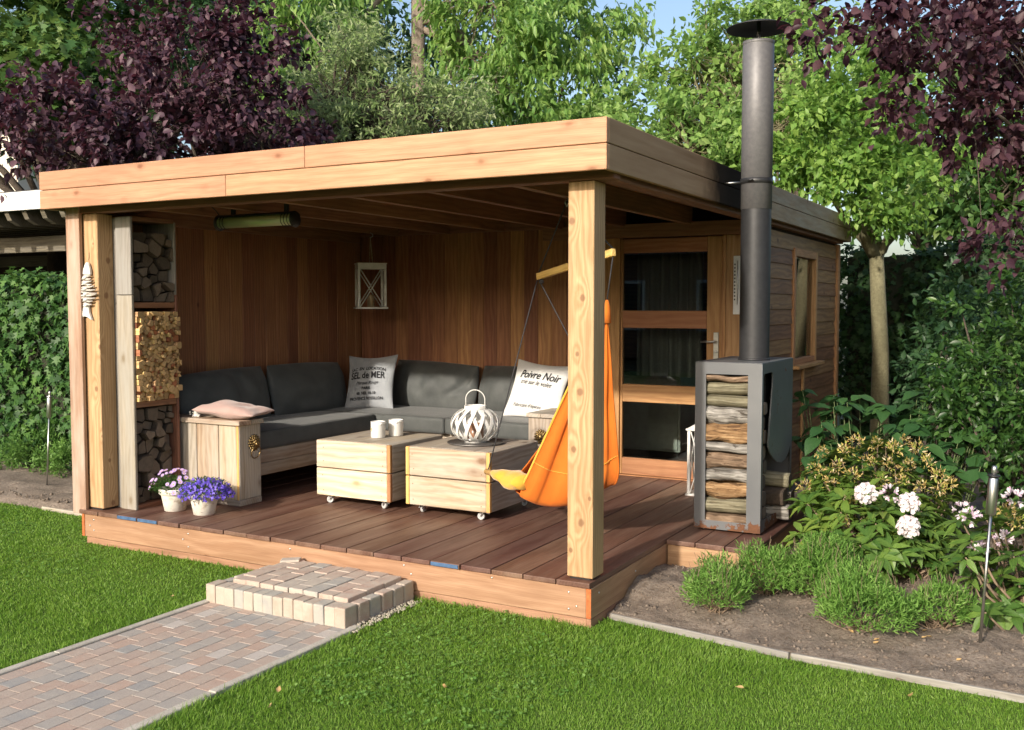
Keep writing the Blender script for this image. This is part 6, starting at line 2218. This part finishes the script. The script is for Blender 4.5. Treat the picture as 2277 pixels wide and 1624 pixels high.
for (x_, y_, k) in ((1925, 1098, 'w'), (1978, 1098, 'p'), (2022, 1120, 'w'), (2020, 1172, 'w'), (2140, 1135, 'p')):
    trs.append((pix(x_, y_, 5.72), k))
rhododendron('rhododendron with big white flower heads and many withered ones behind the lavender', base, wh, trs, 290)
base = (2.02, 1.05, .06)
wh, trs = [], []
for k in range(80):
    x_, y_ = random.uniform(2130, 2340), random.uniform(1130, 1420)
    if x_ < 2170 and y_ > 1330:
        continue
    q = pix(x_, y_, 5.35 + random.uniform(-.3, .5) - (y_ - 1250) / 400 * .5)
    if q[2] > .12:
        wh.append(q)
for (x_, y_, k) in ((2175, 1225, 'p'), (2232, 1200, 'p'), (2160, 1150, 'p'), (2255, 1108, 'p'), (2240, 1140, 'o'), (2262, 1165, 'o')):
    trs.append((pix(x_, y_, 5.15), k))
rhododendron('rhododendron with lilac pink buds opening at the right torch', base, wh, trs, 200)

# ------------------------------------------------------------------ lavender cushions
for (x_, y_, rx, hz, lb) in ((.53, .47, .20, .28, 'round clipped lavender nearest the timber edging'), (.68, .86, .21, .28, 'clipped lavender between the stove platform and the round one'), (.99, .97, .28, .33, 'broad lavender under the rhododendron'),
                             (1.27, .50, .27, .32, 'largest lavender in the middle of the bed with bare woody base'), (1.62, .72, .19, .24, 'small lavender next to the right torch')):
    zg = soil_z(x_, y_)
    t_ = thing('lavender', lb, 'lavender', (x_, y_, zg), 'lavender cushions in the right bed')
    n_ = int(2600 * (rx / .2) ** 2)
    d = unit(rng.normal(size=(n_, 3)))
    d[:, 2] = np.abs(d[:, 2])
    cz = zg + .06
    rr = np.array([rx, rx * .85, hz - .06])
    lum = np.array([vnoise(q[0] * 3 + x_ * 7, q[1] * 3 + q[2] * 4, 3) for q in d])[:, None]
    P = np.array([x_, y_, cz]) + d * rr * (rng.uniform(.45, 1.0, (n_, 1)) ** .6) * (.68 + .55 * lum)
    al = unit(d * .7 + np.array([0, 0, .55]) + rng.normal(size=(n_, 3)) * .72)
    s_, a_, nn = frames(al, rng.normal(size=(n_, 3)))
    LL = rng.uniform(.018, .050, n_)
    o = obj('foliage', scatter('foliage', *LEAF5, P, s_, a_, nn, LL, rng.uniform(.0045, .0085, n_)), t_, LF['lav'])
    o["kind"] = "stuff"
    V, F = [], []
    for k in range(46):
        a_ = random.uniform(0, 6.28)
        e = Vector((x_ + rx * .85 * math.cos(a_) * random.uniform(.5, 1), y_ + rx * .75 * math.sin(a_) * random.uniform(.5, 1), zg + random.uniform(.05, hz * .6)))
        s = Vector((x_ + random.uniform(-.05, .05), y_ + random.uniform(-.05, .05), zg - .01))
        tube_data([s, s.lerp(e, .5) + Vector((0, 0, -.01)), e], [.004, .003, .0018], 5, V, F, False)
    for k in range(30):
        a_, f = random.uniform(0, 6.28), random.random() ** .5
        s = Vector((x_ + rx * .8 * f * math.cos(a_), y_ + rx * .7 * f * math.sin(a_), zg + hz * (1 - .4 * f * f) * .9))
        e = s + Vector((random.uniform(-.03, .03), random.uniform(-.03, .03), random.uniform(.05, .10)))
        tube_data([s, e], [.0012, .001], 4, V, F, False)
    obj('woody_stems', mesh_py('woody_stems', V, F), t_, M['twig'])

# ------------------------------------------------------------------ neighbours: carport on the left, houses behind
cp = thing('carport', 'white edged timber carport standing behind the ivy hedge', 'carport', (-11, 5, 0))
M['old_timber'] = wood('old_timber', (.10, .085, .06), (.20, .17, .12), None, 0, .2, grey=(.19, .17, .14))
c0, c1 = pix(-120, 428, 11.5), pix(118, 415, 11.5)
z0, z1 = float(pix(40, 462, 11.5)[2]), float(pix(40, 420, 11.5)[2])
xw0, xw1, yw = float(c0[0]) - 11, float(c1[0]) + .35, float(c1[1])
board('white_fascia', (xw0, yw, z0), (xw1, yw + .04, z1), M['white_paint'], cp, b=.004)
board('roof', (xw0, yw + .05, z1 - .05), (xw1, yw + 5, z1 + .02), M['roof_felt'], cp, b=0)
k = 0
x_ = xw0 + .2
while x_ < xw1 - .1:
    slab('rafter', [(0, 0), (.0, .16), (.35, .16), (.35, .0)], 0, .07, None, M['old_timber']) if False else None
    V = [(x_, yw + .06, z0 - .02), (x_, yw + .10, z0 - .10), (x_, yw + .22, z0 - .16), (x_, yw + 4.5, z0 - .16), (x_, yw + 4.5, z0 + .02), (x_, yw + .06, z0 + .02)]
    V2 = [(a + .08, b__, c_) for a, b__, c_ in V]
    n_ = len(V)
    obj('rafter', mesh_py('rafter', V + V2, [tuple(range(n_)), tuple(reversed(range(n_, 2 * n_)))] + [(q, n_ + q, n_ + (q + 1) % n_, (q + 1) % n_) for q in range(n_)]), cp, M['old_timber'])
    x_ += .33
zb0 = float(pix(70, 553, 12.2)[2])
board('beam', (xw0, yw + .85, zb0), (xw1 + .6, yw + .97, zb0 + .20), M['old_timber'], cp, b=.004)
board('beam', (xw0, yw + 3.8, zb0), (xw1 + .6, yw + 3.9, zb0 + .18), M['old_timber'], cp, b=.004)
for x_ in (xw0 + .5, xw1 - .3):
    board('post', (x_, yw + .85, 0), (x_ + .13, yw + .98, zb0), M['old_timber'], cp, b=.004)
board('back_wall', (xw0, yw + 4.4, 0), (xw1 + .6, yw + 4.5, z0), M['backing'], cp, b=0)

M['render_wall'] = noisy('cream_render', (.55, .50, .42), (.66, .61, .53), 3, .9, .2)
M['roof_tile'] = noisy('dark_roof_tiles', (.09, .06, .05), (.16, .11, .09), 5, .9, .5)
hs = thing('neighbour_house', 'pale rendered house glimpsed behind the plum tree on the left', 'house', tuple(pix(-60, 500, 32)))
q = pix(-60, 340, 32)
board('wall', (q[0] - 5, q[1], 0), (q[0] + 2.2, q[1] + 6, q[2] + 1.0), M['render_wall'], hs, b=0)
zz = float(q[2]) + 1.0
V = [(q[0] - 5.3, q[1] - .3, zz), (q[0] + 2.5, q[1] - .3, zz), (q[0] + 2.5, q[1] + 6.3, zz), (q[0] - 5.3, q[1] + 6.3, zz), (q[0] - 5.3, q[1] + 3, zz + 2.6), (q[0] + 2.5, q[1] + 3, zz + 2.6)]
obj('roof', mesh_py('roof', V, [(0, 1, 5, 4), (2, 3, 4, 5), (1, 2, 5), (3, 0, 4), (3, 2, 1, 0)]), hs, M['roof_tile'])
wn = board('window', (q[0] - 1.6, q[1] - .03, 1.2), (q[0] - .2, q[1] - .002, 2.6), M['white_paint'], hs, b=.01)
board('pane', (q[0] - 1.5, q[1] - .036, 1.3), (q[0] - .3, q[1] - .031, 2.5), M['black'], wn, b=0)

# the house and hedge behind the photographer, mirrored in the door panes
hb = thing('brick_house', 'brick house facing the garden with white framed windows', 'house', (-6, -20, 0))
M['house_brick'] = noisy('brown_house_brick', (.16, .085, .06), (.24, .13, .09), 20, .9)
board('wall', (-18, -24, 0), (4, -19, 3.3), M['house_brick'], hb, b=0)
for x_ in (-14, -10.5, -7, -3.5, 0.5):
    wn = board('window', (x_ - .9, -18.998, .9), (x_ + .9, -18.94, 2.5), M['white_paint'], hb, b=.01)
    board('pane', (x_ - .8, -18.939, 1.0), (x_ - .04, -18.93, 2.4), M['black'], wn, b=0)
    board('pane', (x_ + .04, -18.939, 1.0), (x_ + .8, -18.93, 2.4), M['black'], wn, b=0)
V = [(-18.4, -18.6, 3.3), (4.4, -18.6, 3.3), (4.4, -24.4, 3.3), (-18.4, -24.4, 3.3), (-18.4, -21.5, 5.4), (4.4, -21.5, 5.4)]
obj('roof', mesh_py('roof', V, [(0, 4, 5, 1), (2, 5, 4, 3), (1, 5, 2), (3, 4, 0), (0, 1, 2, 3)]), hb, M['roof_tile'])
# ------------------------------------------------------------------ grass
def on_lawn(x, y):
    if -2.108 + .02 * (vnoise(x * 3, y * 9, 15) - .6) < x < -1.047 + .02 * (vnoise(x * 3, y * 9, 16) - .4) and y < -.03:
        return False
    if -4.0 < x < .01 and y > -.005:
        return False
    if x >= -.005 and y > bed_edge(x) - .025:
        return False
    if x <= -4.0 and y > .60 + .05 * vnoise(x * 3, 0, 8) - .02:
        return False
    return True


PP = []
xs = rng.uniform(-8.2, 4.5, 1500000)
ys = rng.uniform(-3.9, .66, 1500000)
q = np.stack([xs, ys, np.zeros_like(xs)], 1)
dx = q - C3
zc = dx @ FW
px = 1138.5 + FD * (dx @ RT) / zc
py = 812.0 - FD * (dx @ UP) / zc
vis = (zc > 1.2) & (px > -330) & (px < 2600) & (py < 1790) & (py > 900)
dens = np.clip((4.3 / np.maximum(zc, 1)) ** 1.5, .18, 1.0)
vis &= rng.uniform(0, 1, len(xs)) < dens * .70
q = q[vis]
zc = zc[vis]
ok = np.array([on_lawn(a, b__) for a, b__ in q[:, :2]])
q, zc = q[ok], zc[ok]
n_ = len(q)
clump = np.array([vnoise(a * 2.3, b__ * 2.3, 11) for a, b__ in q[:, :2]])
fine = np.array([vnoise(a * 14, b__ * 14, 12) for a, b__ in q[:, :2]])
lean = rng.normal(size=(n_, 2)) * .38 + np.stack([np.cos(clump * 9), np.sin(clump * 9)], 1) * .22
al = unit(np.concatenate([lean, np.ones((n_, 1))], 1))
s_, a_, nn = frames(al, rng.normal(size=(n_, 3)))
patch = np.array([vnoise(a * .9, b__ * .9, 21) for a, b__ in q[:, :2]])
LL = rng.uniform(.009, .026, n_) * (.65 + .6 * clump) * (.7 + .6 * fine) * (.8 + .5 * patch)
# blades along the edges stand taller, out of reach of the mower
edge = ((np.abs(q[:, 0] + 2.13) < .05) | (np.abs(q[:, 0] + 1.025) < .05) | ((q[:, 1] > -.07) & (q[:, 0] < 0) & (q[:, 0] > -4)))
LL = np.where(edge, LL * rng.uniform(1.0, 1.9, n_), LL)
WW = rng.uniform(.0020, .0038, n_) * np.clip(zc / 3.6, 1, 2.2)
M['grass'] = leafy('grass_blade', [(.100, .215, .022), (.150, .290, .034), (.205, .345, .048), (.29, .43, .09)], .45, .5, 2.2, .35, (.22, .40, .04))
g = obj('grass', scatter('grass', *BLADE, q, s_, a_, nn, LL, WW), None, M['grass'])
tag(g, 'short bright green lawn grass', 'grass', kind='stuff')
# clover and plantain among the grass, gathered in patches
k = rng.choice(len(q), 9000, replace=False)
k = k[(np.array([vnoise(a * 1.7, b__ * 1.7, 31) for a, b__ in q[k, :2]]) > .62)][:1500]
P = np.repeat(q[k], 3, axis=0) + rng.normal(size=(len(k) * 3, 3)) * np.array([.004, .004, 0])
P[:, 2] = rng.uniform(.012, .024, len(P))
al = unit(np.concatenate([rng.normal(size=(len(P), 2)), rng.uniform(-.1, .5, (len(P), 1))], 1))
s2, a2, n2_ = frames(al, hints(len(P), .25))
LC = rng.uniform(.009, .018, len(P))
c_ = obj('clover', scatter('clover', *LEAF7, P, s2, a2, n2_, LC, LC * .95), None, leafy('clover_leaf', [(.085, .20, .035), (.14, .28, .05), (.22, .36, .09)], .3, .55, 4))
tag(c_, 'patches of small clover leaves growing in the lawn', 'clover', kind='stuff')

# clover rosettes and fallen leaves
M['fallen'] = leafy('fallen_leaf', [(.42, .22, .08), (.55, .36, .16), (.62, .46, .26)], .2, .7, 3)
FLm = [big_leaf('fallen_leaf', .045, .028, 5, 0, .25, -.35), big_leaf('fallen_leaf', .035, .024, 5, 0, .35, -.5)]
for (x_, y_, lb) in ((380, 1326, 'curled tan leaf lying on the grass left of the step'), (617, 1540, 'bent orange leaf lying on the grass right of the path'), (598, 1573, 'small pale leaf lying on the grass near the bent orange one'),
                     (988, 1530, 'pale twisted leaf lying in the middle of the lawn'), (1655, 1530, 'dark crumpled leaf lying on the grass below the timber edging'), (2022, 1550, 'little orange leaf lying on the grass below the right bed')):
    d = FW + RT * (x_ - 1138.5) / FD - UP * (y_ - 812.0) / FD
    k = (.035 - CAM.z) / d[2]
    p_ = C3 + d * k
    o = obj('fallen_leaf', FLm[len(lb) % 2], None, M['fallen'], loc=tuple(p_), rot=(random.uniform(-.5, .5), random.uniform(-.5, .5), random.uniform(0, 6)))
    tag(o, lb, 'leaf')

for k in range(9):
    x_, y_ = random.uniform(1.25, 1.95), random.uniform(.10, .62)
    o = obj('dry_petal', FLm[k % 2], None, M['fallen'], loc=(x_, y_, soil_z(x_, y_) + .006), rot=(random.uniform(-.4, .4), random.uniform(-.4, .4), random.uniform(0, 6)), scale=(.7, .7, .7))
    tag(o, 'small dry orange petal lying on the soil beside the lavender', 'petal', 'dry petals on the right bed')
